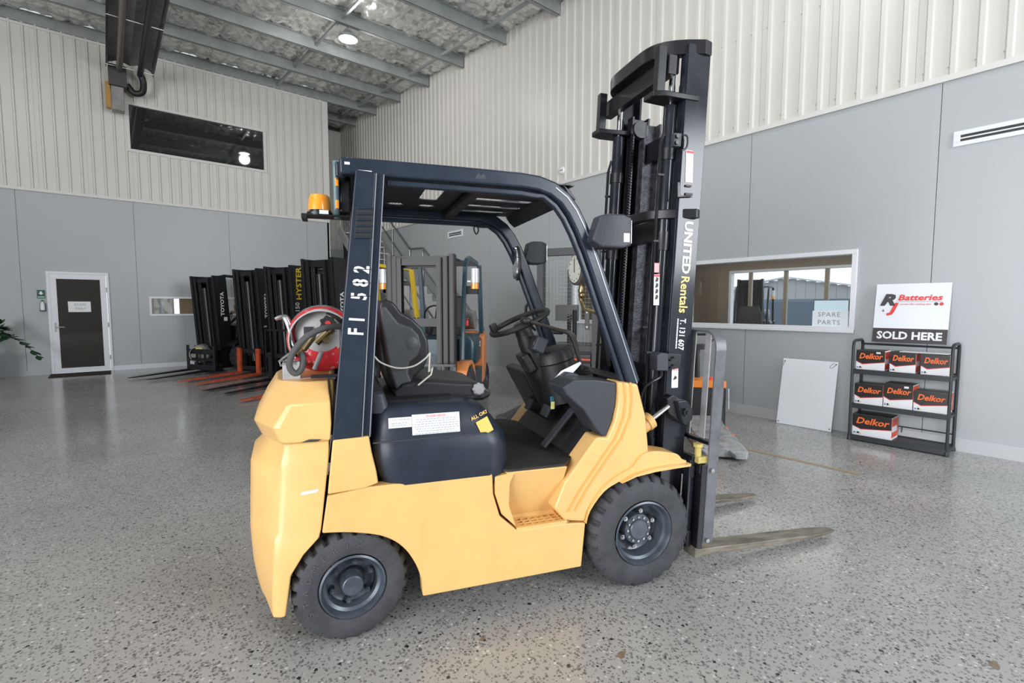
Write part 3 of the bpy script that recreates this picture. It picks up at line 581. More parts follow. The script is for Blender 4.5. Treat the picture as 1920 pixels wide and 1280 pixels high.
# --- side skirts, panels, step, cowl on both sides
ARCH = [(-1.091, .229), (-1.105, .275), (-1.124, .318), (-1.155, .368), (-1.20, .413), (-1.26, .447), (-1.328, .467), (-1.40, .482), (-1.484, .491)]
ARCH = sm(ARCH, 3)
for s in (-1, 1):
    def Y(a, b): return (s*a, s*b) if s > 0 else (-b, -a)
    sk_ = [(-1.085, .149), (-.324, .147), (-.304, .362), (-.411, .374), (-.652, .376), (-.735, .455), (-.766, .562), (-.77, .66), (-.9, .66), (-1.30, .66), (-1.46, .642)] + [(-1.484, .491)] + list(reversed(ARCH[:-1]))
    B().prism(sk_, *Y(.44, .50)).build('side_skirt', YEL, FK, bev=.006)
    B().prism([(-1.459, .648), (-1.32, .655), (-1.262, .672), (-1.268, .72), (-1.285, .80), (-1.295, .872), (-1.434, .868)], *Y(.44, .502)).build('rear_side_panel', YEL, FK, bev=.007)
    B().prism([(-.755, .60), (-.764, .655), (-.67, .662), (-.413, .650), (-.46, .50), (-.47, .45), (-.415, .388), (-.425, .38), (-.652, .388), (-.726, .462)], *Y(.375, .40)).prism([(-.757, .60), (-.757, .64), (-.66, .648), (-.685, .60), (-.69, .50), (-.655, .39), (-.726, .462), (-.757, .56)], *Y(.39, .497)).add([(-.70, s*.497, .652), (-.40, s*.497, .648), (-.40, s*.36, .652), (-.70, s*.36, .652), (-.70, s*.392, .388), (-.42, s*.392, .388), (-.42, s*.36, .388), (-.70, s*.36, .388)], [(0, 1, 2, 3), (4, 5, 6, 7), (0, 1, 5, 4), (2, 3, 7, 6), (0, 3, 7, 4), (1, 2, 6, 5)]).build('step_well', YEL, FK, bev=.006)
    B().box(-.70, -.40, *Y(.39, .495), .355, .366).build('step_base', YELD, FK)
    b = B(); xs = [-.655]; 
    for k in range(7): xs += [-.635+k*.036, -.608+k*.036]
    xs.append(-.402); ys0 = [.39, .405, .424, .432, .451, .459, .478, .497]; ys = sorted(s*v for v in ys0)
    hol = {(i, j) for i in range(1, len(xs)-1, 2) for j in (1, 3, 5)}
    plate(b, xs, ys, .372, .388, hol); b.build('step_tread', YEL, FK)
    # cowl: slanted leg plus fender over the drive wheel
    cow = [(-.467, .452), (-.411, .385), (-.304, .365), (-.285, .425), (-.213, .508), (-.13, .548), (-.05, .572), (.05, .585), (.045, .70), (.026, .857), (-.023, 1.020), (-.134, 1.038), (-.129, .98), (-.132, .921), (-.15, .84), (-.185, .768), (-.246, .774), (-.413, .571)]
    B().prism(cow, *Y(.37, .497)).build('front_cowl', YEL, FK, bev=.012, seg=3)
    lo_ = [(-.306, .362), (-.285, .425), (-.213, .508), (-.13, .548), (-.05, .572), (.057, .584), (.16, .588), (.255, .590)]
    up_ = [(.262, .612), (.235, .622), (.21, .648), (.17, .662), (.07, .680), (.0, .668), (-.05, .615), (-.13, .582), (-.205, .535), (-.262, .468), (-.292, .42)]
    lo_ = sm(lo_, 3); up_ = sm(up_, 3)
    B().prism(lo_+up_, *Y(.40, .512)).prism([(-.13, .548), (-.05, .572), (.057, .584), (.16, .588), (.268, .590), (.272, .602), (.16, .603), (.05, .600), (-.06, .580)], *Y(.50, .54)).build('front_fender', YEL, FK, bev=.008, seg=3)
    for k, (ox, w_) in enumerate(((0, .010), (.036, .010))):
        pth = [(-.105+ox, 1.03), (-.095+ox, .95), (-.105+ox, .86), (-.15+ox, .76), (-.235+ox, .655), (-.335+ox, .53), (-.40+ox, .43)]
        B().sweep([(x, z) for x, z in pth], .004, w_, s*.498).build('pressed_crease', YELD, FK)  # crease shade drawn as darker strips
    # black dash side cover
    if s < 0: B().prism([(-.36, 1.055), (-.25, 1.05), (-.125, 1.03), (-.137, .921), (-.155, .84), (-.185, .765), (-.20, .760), (-.235, .80), (-.31, .905), (-.40, .985), (-.42, 1.02)], *Y(.30, .478)).build('dash_side_cover', PLAG, FK, bev=.02, seg=3)
B().box(-.45, -.15, -.385, .385, .20, .56).build('floor_support', BLK, FK)
# --- floor, toe board, pedals
B().prism([(-.80, -.40), (-.69, -.492), (-.41, -.492), (-.30, -.36), (-.30, .36), (-.41, .492), (-.69, .492), (-.80, .40)], .652, .662, 'z').build('floor_mat', MAT_, FK)
B().bar((-.34, 0, .645), (-.02, 0, 1.02), .76, .012).box(-.08, .04, -.37, .37, .55, 1.03).build('toe_board', PLA, FK)
B().bar((-.42, -.24, .675), (-.25, -.24, .86), .055, .016).build('accelerator_pedal', PLAG, FK, bev=.005)
B().bar((-.36, -.10, .80), (-.33, -.10, .86), .09, .014).bar((-.34, -.10, .83), (-.10, -.06, .93), .02, .014).build('brake_pedal', PLAG, FK, bev=.004)
B().bar((-.38, .10, .80), (-.35, .10, .86), .07, .014).bar((-.36, .10, .83), (-.12, .06, .93), .02, .014).build('inching_pedal', PLAG, FK, bev=.004)
for k in range(2): B().tube(catmull([(-.10, -.20+.06*k, .72), (-.22, -.22+.06*k, .68), (-.28, -.15, .70), (-.16, -.05, .72)], 4), .006, 6).build('cable', PLA, FK)
# --- hood and deck
hs_ = [rrect(-1.20+o, -.72, w, .06, z) for z, w, o in ((.575, .455, .06),)]
for z, xb, xf, w, r in ((.600, -1.16, -.715, .478, .07), (.617, -1.20, -.700, .490, .08), (.65, -1.245, -.690, .500, .09), (.70, -1.27, -.678, .505, .10), (.77, -1.285, -.682, .506, .10), (.838, -1.285, -.700, .503, .10), (.852, -1.285, -.712, .492, .10), (.90, -1.285, -.745, .478, .10), (.945, -1.285, -.785, .462, .10), (.968, -1.283, -.825, .447, .10), (.978, -1.28, -.86, .425, .10)):
    hs_.append(rrect(xb, xf, w, r, z, 6))
hs_[0] = rrect(-1.12, -.73, .44, .06, .585, 6)
B().loft(hs_).build('hood', HOOD, FK, ang=40)
B().loft([rrect(-1.27, -.90, .36, .05, .975), rrect(-1.26, -.91, .35, .05, .985)]).build('seat_deck', PLA, FK)
B().loft([rrect(-1.29, -1.20, .44, .03, .95), rrect(-1.285, -1.225, .43, .02, 1.03), rrect(-1.28, -1.24, .42, .01, 1.04)]).build('hood_rear_rim', PLAG, FK)
B().tube(catmull([(-.86, -.36, .985), (-.83, -.40, .99), (-.80, -.38, .985), (-.79, -.36, .98)], 4), .008, 6).build('hood_latch', PLA, FK)
B().sweep([(-1.28, .842), (-.80, .845), (-.795, .84)], .004, .006, -.502).build('hood_crease', PLAG, FK)
# labels on the hood
def decal(name, m, cx, cz, w, h, rot=0, y=-.5075, tilt=0, parent=None):
    c, s_ = math.cos(rot), math.sin(rot); P = [(-w/2, -h/2), (w/2, -h/2), (w/2, h/2), (-w/2, h/2)]
    v = [(cx+c*a-s_*b, y+tilt*(s_*a+c*b), cz+s_*a+c*b) for a, b in P]
    return B().add(v, [(0, 1, 2, 3)]).build(name, m, parent or FK, smooth=False)
TL = .19
d1 = decal('white_notice_label', LAB, -1.0165, .900, .205, .084, .0, -.4845, TL)
text('lettering', 'PLEASE NOTE', .014, PNK, d1, (-1.0165, -.4795, .932), (1, 0, 0), (0, TL, 1), bold=.0006)
def word_rows(m, parent, cx, z, w, rows, pitch, y):          # print too small to read: rows of short word strokes
    b = B()
    for k in range(rows):
        hw = w*random.uniform(.82, 1)/2; x = cx-hw; zz = z-pitch*k; yy = y-TL*pitch*k
        while x < cx+hw:
            l_ = random.uniform(.005, .014); b.add([(x, yy, zz), (x+l_, yy, zz), (x+l_, yy+.0028*TL, zz+.0028), (x, yy+.0028*TL, zz+.0028)], [(0, 1, 2, 3)]); x += l_+.0035
    return b.build('printed_lines', m, parent, smooth=False, kind='stuff')
PRG = mat('faint_grey_print', (.28, .30, .34), .5)
word_rows(PRG, d1, -1.0165, .919, .19, 7, .0098, -.4815)
d2 = decal('small_white_label', LAB, -1.168, .914, .095, .042, .0, -.4818, TL)
word_rows(PRG, d2, -1.168, .925, .07, 1, .01, -.4805); word_rows(PNK, d2, -1.148, .918, .035, 1, .01, -.4818); word_rows(PRG, d2, -1.175, .910, .06, 2, .008, -.4833)
d3 = decal('yellow_service_label', mat('sticker_yellow', (.85, .52, .12), .5), -.803, .872, .058, .066, R(24), -.4918, TL)
text('lettering', 'ALL OK?', .021, YEL, d3, (-.826, -.4815, .920), (math.cos(R(24)), 0, math.sin(R(24))), (-math.sin(R(24)), TL, math.cos(R(24))), bold=.0006)
# --- pillars and roof guard
for s in (-1, 1):
    def Y(a, b): return (s*a, s*b) if s > 0 else (-b, -a)
    B().prism([(-1.438, .862), (-1.325, .862), (-1.247, 1.93), (-1.325, 1.935)], *Y(.40, .497)).prism([(-1.325, .862), (-1.285, .862), (-1.217, 1.93), (-1.247, 1.93)], *Y(.41, .485)).build('rear_pillar', BLU, FK, bev=.006)
    for ox in (.0, .030): B().sweep([(-1.322+ox, .865), (-1.246+ox, 1.925)], .006, .004, s*(.497 if ox == 0 else .487)).build('pillar_edge_highlight', EDGE, FK)
    if s < 0:
        v_ = B()
        vs_ = ((-1.323, 1.789), (-1.260, 1.793), (-1.268, 1.669), (-1.337, 1.666))
        vo = v_.prism(list(vs_), -.499, -.496).build('pillar_vent', PLA, FK, bev=.002)
        for k in range(6):
            t0, t1 = k/5.4, k/5.4+.07
            L_ = lambda t: (vs_[0][0]+(vs_[3][0]-vs_[0][0])*t+.003, vs_[0][1]+(vs_[3][1]-vs_[0][1])*t); R_ = lambda t: (vs_[1][0]+(vs_[2][0]-vs_[1][0])*t-.003, vs_[1][1]+(vs_[2][1]-vs_[1][1])*t)
            B().prism([L_(t0), R_(t0), R_(t1), L_(t1)], -.505, -.498).build('vent_slat', BLU, vo, bev=.001)
    path = [(-1.385, 1.952), (-1.2, 1.955), (-.9, 1.957), (-.62, 1.957), (-.54, 1.950), (-.47, 1.930), (-.41, 1.890), (-.365, 1.835), (-.325, 1.765), (-.285, 1.68), (-.24, 1.57), (-.19, 1.44), (-.12, 1.26), (-.025, 1.015)]
    B().sweep(path, .05, .068, s*.45).build('roof_rail', BLU, FK, bev=.012, seg=3)
    B().sweep([(x-.003, z-.052) for x, z in path[1:5]] + [(x-.040-.0*i, z-.030) for i, (x, z) in enumerate(path[5:])], .030, .024, s*.44).build('inner_rail', BLU, FK, bev=.006)
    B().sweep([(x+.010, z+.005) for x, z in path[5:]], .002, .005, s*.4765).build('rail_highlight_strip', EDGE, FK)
xs = [-1.37, -1.20, -1.10, -1.03, -.93, -.85, -.76, -.655, -.36]
b = B()
# rear half: solid sheet with one square opening and two oval ones; front half: bars
oct_ = lambda x0, x1, y0, y1, c: [(x0+c, y0), (x1-c, y0), (x1, y0+c), (x1, y1-c), (x1-c, y1), (x0+c, y1), (x0, y1-c), (x0, y0+c)]
def holed(x0, x1, y0, y1, h):        # rectangle with one eight-sided opening
    r = [(x0+.3*(x1-x0), y0), (x1-.3*(x1-x0), y0), (x1, y0+.3*(y1-y0)), (x1, y1-.3*(y1-y0)), (x1-.3*(x1-x0), y1), (x0+.3*(x1-x0), y1), (x0, y1-.3*(y1-y0)), (x0, y0+.3*(y1-y0))]
    cn = {1: (x1, y0), 3: (x1, y1), 5: (x0, y1), 7: (x0, y0)}
    for i in range(8):
        j = (i+1) % 8; q = [h[i], r[i]] + ([cn[i]] if i in cn else []) + [r[j], h[j]]
        b.prism(q, 1.961, 1.966, 'z')
b.box(-1.37, -1.16, -.43, .43, 1.961, 1.966).box(-.87, -.735, -.43, .43, 1.961, 1.966).box(-1.16, -.87, -.43, -.18, 1.961, 1.966).box(-1.16, -.87, .33, .43, 1.961, 1.966)
b.box(-1.16, -1.03, -.18, .18, 1.961, 1.966)
holed(-1.03, -.87, -.18, .18, oct_(-.995, -.90, -.152, .10, .02)); holed(-1.16, -1.03, .18, .33, oct_(-1.145, -1.05, .225, .285, .025)); holed(-1.03, -.87, .18, .33, oct_(-.975, -.88, .225, .285, .025))
b.build('roof_sheet', BLK, FK)
# rounded corner fillets of the square opening
B().box(-.40, -.345, -.43, .43, 1.961, 1.966).build('roof_front_strip', BLK, FK)
for y0_, y1_ in ((-.43, -.205), (-.150, -.035), (.015, .140), (.185, .290), (.335, .43)): B().box(-.735, -.36, y0_, y1_, 1.961, 1.966).build('roof_bar', BLK, FK)
B().box(-.80, -.745, -.43, .43, 1.925, 1.961).build('roof_cross_member', BLK, FK, bev=.01)
B().prism([(-.40, 1.955), (-.38, 1.925), (-.345, 1.895), (-.335, 1.90), (-.365, 1.94), (-.40, 1.966)], -.43, .43).build('front_header', BLK, FK, bev=.006)
B().box(-1.40, -1.36, -.43, .43, 1.915, 1.98).build('rear_header', BLU, FK, bev=.01)
B().tube(catmull([(-.60, .40, 1.90), (-.62, .38, 1.87), (-.60, .40, 1.84), (-.58, .42, 1.87), (-.60, .40, 1.90)], 5), .004, 6).build('wire_coil', PLA, FK)
# FI 582 stencilled up the pillar
up_ = Vector((.073, 0, 1)).normalized(); lf2 = (-1, 0, .073)
for ch, (x, z) in (('F', (-1.329, 1.298)), ('I', (-1.324, 1.347)), ('5', (-1.314, 1.440)), ('8', (-1.307, 1.493)), ('2', (-1.302, 1.546))):
    lt = text('stencil_letter', ch, .082, WHT, FK, (x-.005, -.4985, z), up_, lf2, bold=.002, sx=.74)
    if ch in '582': B().prism([(x-.04, z-.0015), (x+.04, z-.0015), (x+.04, z+.0015), (x-.04, z+.0015)], -.5005, -.4995).build('stencil_bridge', BLU, lt)
B().prism([(-.835, 1.945), (-.79, 1.946), (-.792, 1.962), (-.80, 1.966), (-.81, 1.958), (-.822, 1.968), (-.832, 1.955)], -.4755, -.475).build('scuff_mark', PLAG, FK); B().box(-1.365, -1.345, -.478, -.474, 1.955, 1.965).build('paint_chip', LAB, FK); B().box(-1.315, -1.262, -.478, -.474, 1.934, 1.938).build('paint_chip', LAB, FK)
# --- tail lamp cluster, beacon on its bracket
B().loft([rrect(-1.41, -1.385, w, .01, z, 3, -.30) for z, w in ((1.77, .02), (1.80, .06), (1.90, .08), (1.97, .085), (2.0, .06))]).build('tail_lamp_shell', mat('teal_grey_shell', (.12, .19, .22), .4), FK, bev=.004)
B().box(-1.388, -1.34, -.36, -.24, 1.79, 1.96).build('tail_lamp_body', BLK, FK, bev=.01)
for z in (1.80, 1.89): B().box(-1.402, -1.388, -.385, -.36, z, z+.035).build('reflector', AMB, FK, bev=.003)
BX, BZ = (-1.466, 1.786)
B().box(BX-.055, BX+.12, -.345, -.255, BZ-.012, BZ-.006).bar((BX+.11, -.30, BZ-.01), (-1.36, -.30, 1.83), .04, .008).bar((BX-.06, -.345, BZ-.016), (BX-.06, -.255, BZ-.016), .02, .02).build('beacon_bracket', BLK, FK)
B().lathe([(-.008, .001), (-.008, .05), (.004, .052), (.014, .046)], (BX, -.30, BZ), 'z', 28).build('beacon_base', BLK, FK)
bl = B().lathe([(.012, .046), (.04, .044), (.07, .041), (.078, .036), (.082, .001)], (BX, -.30, BZ), 'z', 28, mod=lambda i, j, h, r: (h, r*(1 if j % 2 or i == 4 else .97))).build('beacon_lens', AMB, FK)
B().box(BX-.0, BX+.035, -.352, -.350, BZ-.006, BZ+.010).build('beacon_label', LAB, FK)
# --- lamps and mirror on the front legs
def boxlamp(name, x, y, z, w, h):
    b = B().loft([[(x-w*.5, y+a, z-h*.28) for a in (-.035,)]+[(x-w*.5, y+.035, z-h*.28), (x-w*.30, y+.035, z+h*.45), (x-w*.30, y-.035, z+h*.45)],
        [(x-w*.28, y-.05, z-h*.5), (x-w*.28, y+.05, z-h*.5), (x-.1*w, y+.05, z+h*.5), (x-.1*w, y-.05, z+h*.5)],
        [(x+w*.25, y-.058, z-h*.5), (x+w*.25, y+.058, z-h*.5), (x+w*.25, y+.058, z+h*.5), (x+w*.25, y-.058, z+h*.5)],
        [(x+w*.5, y-.05, z-h*.42), (x+w*.5, y+.05, z-h*.42), (x+w*.5, y+.05, z+h*.42), (x+w*.5, y-.05, z+h*.42)]])
    o = b.build(name, PLAG, FK, bev=.012, seg=3)
    B().box(x+w*.5, x+w*.5+.004, y-.04, y+.04, z-h*.34, z+h*.34).build('lens', CLR, o)
    return o
o = boxlamp('head_lamp', -.205, -.50, 1.745, .20, .155); B().box(-.155, -.125, -.5605, -.558, 1.695, 1.735).build('lamp_label', LAB, o)
boxlamp('head_lamp', -.195, .47, 1.745, .15, .145)
B().bar((-.29, .45, 1.70), (-.24, .47, 1.72), .02, .02).bar((-.29, -.45, 1.72), (-.24, -.48, 1.74), .02, .02).build('lamp_stay', PLA, FK)
B().loft([[(-.345+.0*a, .42+.045*math.cos(a), 1.672+.10*math.sin(a)) for a in [R(k*20) for k in range(18)]], [(-.328, .42+.045*math.cos(a), 1.672+.10*math.sin(a)) for a in [R(k*20) for k in range(18)]]]).build('mirror', mat('mirror_glass', (.5, .52, .53), .08, metal=.9), FK)
B().tube([(-.325, .42+.048*math.cos(R(k*20)), 1.672+.103*math.sin(R(k*20))) for k in range(19)], .008, 6).bar((-.335, .42, 1.67), (-.27, .44, 1.67), .012, .012).build('mirror_frame', PLA, FK)
B().loft([rrect(-.44, -.40, .06, .01, 1.955, 3, .30), rrect(-.46, -.36, .07, .015, 2.01, 3, .30), rrect(-.44, -.40, .06, .01, 2.04, 3, .30)]).build('roof_work_lamp', PLAG, FK, bev=.006)
# --- seat
sb = [(-1.223, 1.420), (-1.199, 1.434), (-1.161, 1.420), (-1.128, 1.373), (-1.072, 1.340), (-1.030, 1.297), (-1.003, 1.238), (-0.999, 1.169), (-1.025, 1.106), (-1.068, 1.070), (-1.084, 1.032), (-1.102, 0.988), (-1.134, 0.979), (-1.158, 0.998), (-1.179, 1.050), (-1.199, 1.163), (-1.218, 1.312), (-1.228, 1.385)]
B().prism(sb, -.22, -.13).prism(sb, .13, .22).build('seat_back_bolster', VIN, FK, bev=.03, seg=4)
B().prism([(x-.02 if i > 3 else x, z) for i, (x, z) in enumerate(sb)], -.14, .14).build('seat_back_pad', VIN, FK, bev=.02, seg=3)
cx = sum(p[0] for p in sb)/len(sb); cz = sum(p[1] for p in sb)/len(sb)
sh = [(-1.224, 1.390), (-1.200, 1.405), (-1.168, 1.361), (-1.139, 1.324), (-1.081, 1.305), (-1.047, 1.265), (-1.035, 1.209), (-1.053, 1.164), (-1.093, 1.135), (-1.099, 1.085), (-1.080, 1.039), (-1.105, 1.002), (-1.140, 0.992), (-1.159, 1.018), (-1.182, 1.089), (-1.203, 1.226)]
sd = B().prism(sh, -.232, -.20).build('seat_shell_panel', SHELL, FK, bev=.012, seg=3)
B().lathe([(-.0, .030), (-.002, .026), (-.003, .001)], (*(-1.083, 1.228), 0)[:1]+(-.2325,)+((-1.083, 1.228)[1],), 'y', 24).build('shell_recess', mat('recess_grey', (.07, .072, .08), .5), sd)
cu_ = []
for y, k in ((-.25, .75), (-.235, .93), (-.19, 1), (0, .9), (.19, 1), (.235, .93), (.25, .75)):
    z0 = .952; P = [(-1.16, .955), (-1.17, 1.0), (-1.13, 1.045), (-1.05, 1.062), (-.97, 1.055), (-.88, 1.04), (-.80, 1.032), (-.74, 1.015), (-.705, .985), (-.70, .955), (-.74, .935), (-.95, .94)]
    cu_.append([(-.93+(x+.93)*(.95+.05*k), y, .99+(z-.99)*k) for x, z in P])
B().loft(cu_).build('seat_cushion', VIN, FK, bev=.008, ang=60)
B().lathe([(-.02, .001), (-.02, .022), (-.012, .030), (0, .030)], ((-0.766, 0.998)[0], -.25, (-0.766, 0.998)[1]), 'y', 36, mod=lambda i, j, h, r: (h, r*(1+.08*math.cos(j*2*math.pi*8/36)))).build('adjuster_knob', mat('knob_grey', (.30, .30, .31), .45), FK)
B().box(-1.15, -.78, -.20, .20, .965, .992).box(-1.1, -.85, -.18, -.16, .95, .975).build('seat_rail', PLA, FK)
B().tube(catmull([(-1.254, 1.175)[:1]+(-.27,)+(-1.254, 1.175)[1:], (-1.225, 1.145)[:1]+(-.27,)+(-1.225, 1.145)[1:], (-1.154, 1.118)[:1]+(-.27,)+(-1.154, 1.118)[1:], (-1.081, 1.124)[:1]+(-.27,)+(-1.081, 1.124)[1:], (-1.027, 1.157)[:1]+(-.27,)+(-1.027, 1.157)[1:], (-1.004, 1.184)[:1]+(-.27,)+(-1.004, 1.184)[1:]], 5), .004, 8).tube([((-1.004, 1.184)[0], -.27, (-1.004, 1.184)[1]), ((-1.010, 1.094)[0], -.27, (-1.010, 1.094)[1]), ((-0.990, 1.116)[0], -.27, (-0.990, 1.116)[1])], .004, 8).tube([((-0.993, 1.111)[0], -.27, (-0.993, 1.111)[1]), ((-1.000, 1.081)[0], -.27, (-1.000, 1.081)[1]), ((-1.061, 1.034)[0], -.27, (-1.061, 1.034)[1])], .004, 8).build('grab_wire', mat('ivory_wire', (.62, .60, .53), .4), FK)
# --- dash, steering column, wheel, levers
B().prism([(-.25, .88), (-.235, .95), (-.17, 1.0), (-.04, 1.02), (-.04, .90)], -.31, .36).build('dash_panel', PLA, FK, bev=.012, seg=3)
B().prism([(-0.437, 1.030), (-0.389, 1.053), (-0.185, 0.819), (-0.130, 0.681), (-0.166, 0.650), (-0.292, 0.760)], .02, .34).build('column_side_panel', PLA, FK, bev=.012)
ax = Vector((-.40, 0, .915)).normalized(); wc_ = Vector((-.462, 0, 1.312)); e1 = Vector((0, 1, 0)); e2 = ax.cross(e1)
def wp(r, a, h=0): return wc_ + e1*r*math.cos(a) + e2*r*math.sin(a) + ax*h
rim = B().tube([wp(.165+.0, R(k*7.5)) for k in range(49)], .0155, 10, caps=False); 
rim.build('steering_wheel_rim', PLA, FK)
b = B()
for a in (R(90), R(210), R(330)): b.bar(wp(.16, a), wp(.02, a, -.03), .03, .012, ax)
b.lathe([(0, .001)], (0, 0, 0), 'z', 3) if False else None
b.tube([wp(0, 0, -.07), wp(0, 0, -.035), wp(0, 0, -.01), wp(0, 0, .0)], [.05, .045, .042, .03], 18).build('steering_wheel_hub', PLA, FK, bev=.003)
B().tube([wp(.158, R(100), .0), wp(.158, R(100), .035), wp(.158, R(100), .06)], [.012, .022, .020], 14).build('spinner_knob', PLA, FK)
B().tube([wc_-ax*.06, wc_-ax*.12, wc_-ax*.30, Vector((-.25, 0, .93))], [.045, .055, .06, .07], 16).build('steering_column', PLA, FK, bev=.004)
ca, cbv = (-0.281, 1.170), (-0.203, 0.880)
ca = Vector((ca[0], -.02, ca[1])); cbv = Vector((cbv[0], -.02, cbv[1]))
B().tube([ca+(cbv-ca)*t for t in (0, .02, .10, .24, .27, .6, 1.0)], [.05, .088, .106, .116, .110, .118, .124], 28).build('column_cover', PLA, FK, ang=30)
ip = (-0.390, 1.198)
po = B().bar(Vector((ip[0]-.035, -.10, ip[1]+.012)), Vector((ip[0]+.03, -.10, ip[1]-.018)), .10, .085).build('instrument_pod', PLAG, FK, bev=.012, seg=3)
B().lathe([(-.002, .001), (-.002, .034), (.004, .038)], (0, 0, 0), 'x', 24).build('gauge_face', BKT, po).matrix_local = Matrix.Translation((ip[0]-.037, -.10, ip[1]+.013)) @ Matrix.Rotation(R(24), 4, 'Y')
B().bar((-.46, -.02, 1.14), (-.40, -.02, 1.04), .11, .05).build('column_lower_shroud', PLA, FK, bev=.015, seg=3)
bp = (-.19, -.20, 1.035)
B().lathe([(-.02, .075), (.0, .070), (.008, .062), (.014, .064), (.020, .054), (.026, .056), (.034, .044), (.040, .046), (.048, .03), (.05, .001)], bp, 'z', 24).build('lever_boot', PLA, FK)
for k in range(3):
    o = .028*k; yk = -.24+.035*k; xo = -.03
    B().tube(catmull([(-.20+o*.8, yk, 1.06), (-.222+o*.7, yk, 1.13), (-.252+o*.9, yk, 1.215), (-.280+o*.9, yk, 1.258), (-.33+o*.6, yk, 1.275), (-.43+o*.3, yk, 1.305), (-.505+o*.2, yk, 1.325)], 5), .0085, 8).build('hydraulic_lever', mat('lever_bronze', (.06, .052, .047), .3, metal=.7), FK)
    B().sphere((-.512+o*.3, yk, 1.328), .021, sc=(1.2, 1, .9)).build('lever_knob', PLA, FK)
B().prism([(-0.402, 1.020), (-0.376, 1.002), (-0.346, 1.004), (-0.287, 1.042), (-0.281, 1.061), (-0.233, 1.108), (-0.242, 1.117), (-0.347, 1.074)], -.302, -.30).build('white_data_card', LAB, FK, bev=0)
kt = B().box(*(lambda p: (p[0]-.010, p[0]+.010))((-0.413, 0.944)), -.345, -.335, (-0.413, 0.944)[1]-.015, (-0.413, 0.944)[1]+.012).build('key_fob', mat('fob_blue', (.01, .12, .2), .4), FK, bev=.004)
B().box(*(lambda p: (p[0]-.010, p[0]+.010))((-0.410, 0.911)), -.343, -.339, (-0.410, 0.911)[1]-.020, (-0.410, 0.911)[1]+.018).build('key_tag', mat('tag_yellow', (.62, .60, .22), .5), FK, bev=.003)
B().prism([(-.375, 1.04), (-.33, 1.072), (-.27, 1.06), (-.26, 1.04)], -.345, -.28).build('dash_handle', PLAG, FK, bev=.008)
# --- wheels
def wheel(name, R0, RR, W, parent, loc, rz, nl, boltr, hub, mirror=1):
    # built with the outer face toward -y; profile offsets from outer face
    e = bpy.data.objects.new(name, None); e.empty_display_size = .05; link(e, parent); e.location = loc; e.rotation_euler = (0, 0, rz)
    k = R0-RR
    prof = [(.012, RR), (-.003, RR+.010), (-.008, RR+k*.30), (-.006, RR+k*.60), (.000, RR+k*.74), (.003, RR+k*.80), (.012, RR+k*.93), (.026, R0), (.075, R0), (W*.5, R0), (W-.075, R0), (W-.026, R0), (W-.012, RR+k*.93), (W-.003, RR+k*.8), (W+.005, RR+k*.5), (W-.01, RR)]
    per = 6; n = nl*per
    def mod(i, j, h, r):
        ph = j % per
        if i in (6, 7, 8) and ph in (4, 5): return (h+(.008 if i < 8 else 0), r-(.016 if i < 8 else .012))
        if i in (10, 11, 12) and ph in (1, 2): return (h, r-.016)
        return (h, r)
    B().lathe(prof, (0, 0, 0), 'y', n, mod).build('tyre', RUB, e, ang=40)
    B().lathe([(-.004, RR+.004), (-.008, RR-.004), (.006, RR-.012), (.020, RR-.014), (.028, RR-.026), (W*.45, RR-.034), (W*.5, RR-.05), (W*.5+.004, .03), (W*.5, .001)], (0, 0, 0), 'y', 48).build('rim', RIM, e, ang=40)
    if hub == 'front':
        B().lathe([(W*.5, .082), (W*.30, .078), (W*.27, .074), (W*.26, .052), (W*.22, .050), (W*.20, .046), (W*.20, .001)], (0, 0, 0), 'y', 40).build('hub', RIM, e, ang=30)
        b = B()
        for j in range(12): a = 2*math.pi*j/12; b.cyl((.062*math.cos(a), W*.23, .062*math.sin(a)), (.062*math.cos(a), W*.29, .062*math.sin(a)), .0065, 6)
        b.build('hub_bolts', STL, e, kind='stuff')
    else:
        B().lathe([(W*.5, .05), (W*.1, .045), (W*.02, .042), (.0, .038), (.0, .001)], (0, 0, 0), 'y', 32).build('hub', RIM, e, ang=30)
    for j in range(6):
        a = 2*math.pi*j/6+.35; p = (boltr*math.cos(a), boltr*math.sin(a))
        B().cyl((p[0], W*.28, p[1]), (p[0], W*.52, p[1]), .0125, 6).cyl((p[0], W*.24, p[1]), (p[0], W*.3, p[1]), .007, 8).build('wheel_nut', STL if hub == 'front' else RIM, e, smooth=False)
    return e
# sub-parts must sit on a mesh part one level down, so each wheel is an empty part
fw = wheel('front_wheel', .280, .156, .19, FK, (0, -.535, .28), 0, 26, .092, 'front')
fw2 = wheel('front_wheel', .280, .156, .19, FK, (0, .535, .28), R(180), 26, .092, 'front')
rw = wheel('rear_wheel', .236, .130, .15, FK, (-1.37, -.475, .236), R(6), 24, .083, 'rear')
rw2 = wheel('rear_wheel', .236, .130, .15, FK, (-1.37, .475, .236), R(186), 24, .083, 'rear')
TY = mat('moulded_rubber_letter', (.10, .095, .09), .7)
for i, ch in enumerate('STADMERIC'):
    a = R(205-i*15.5); r = .183
    text('moulded_letter', ch, .034, TY, rw, (-r*math.cos(a)*-1, -.0085, r*math.sin(a)), (math.sin(a), 0, -math.cos(a)), (math.cos(a), 0, math.sin(a)), sx=1)
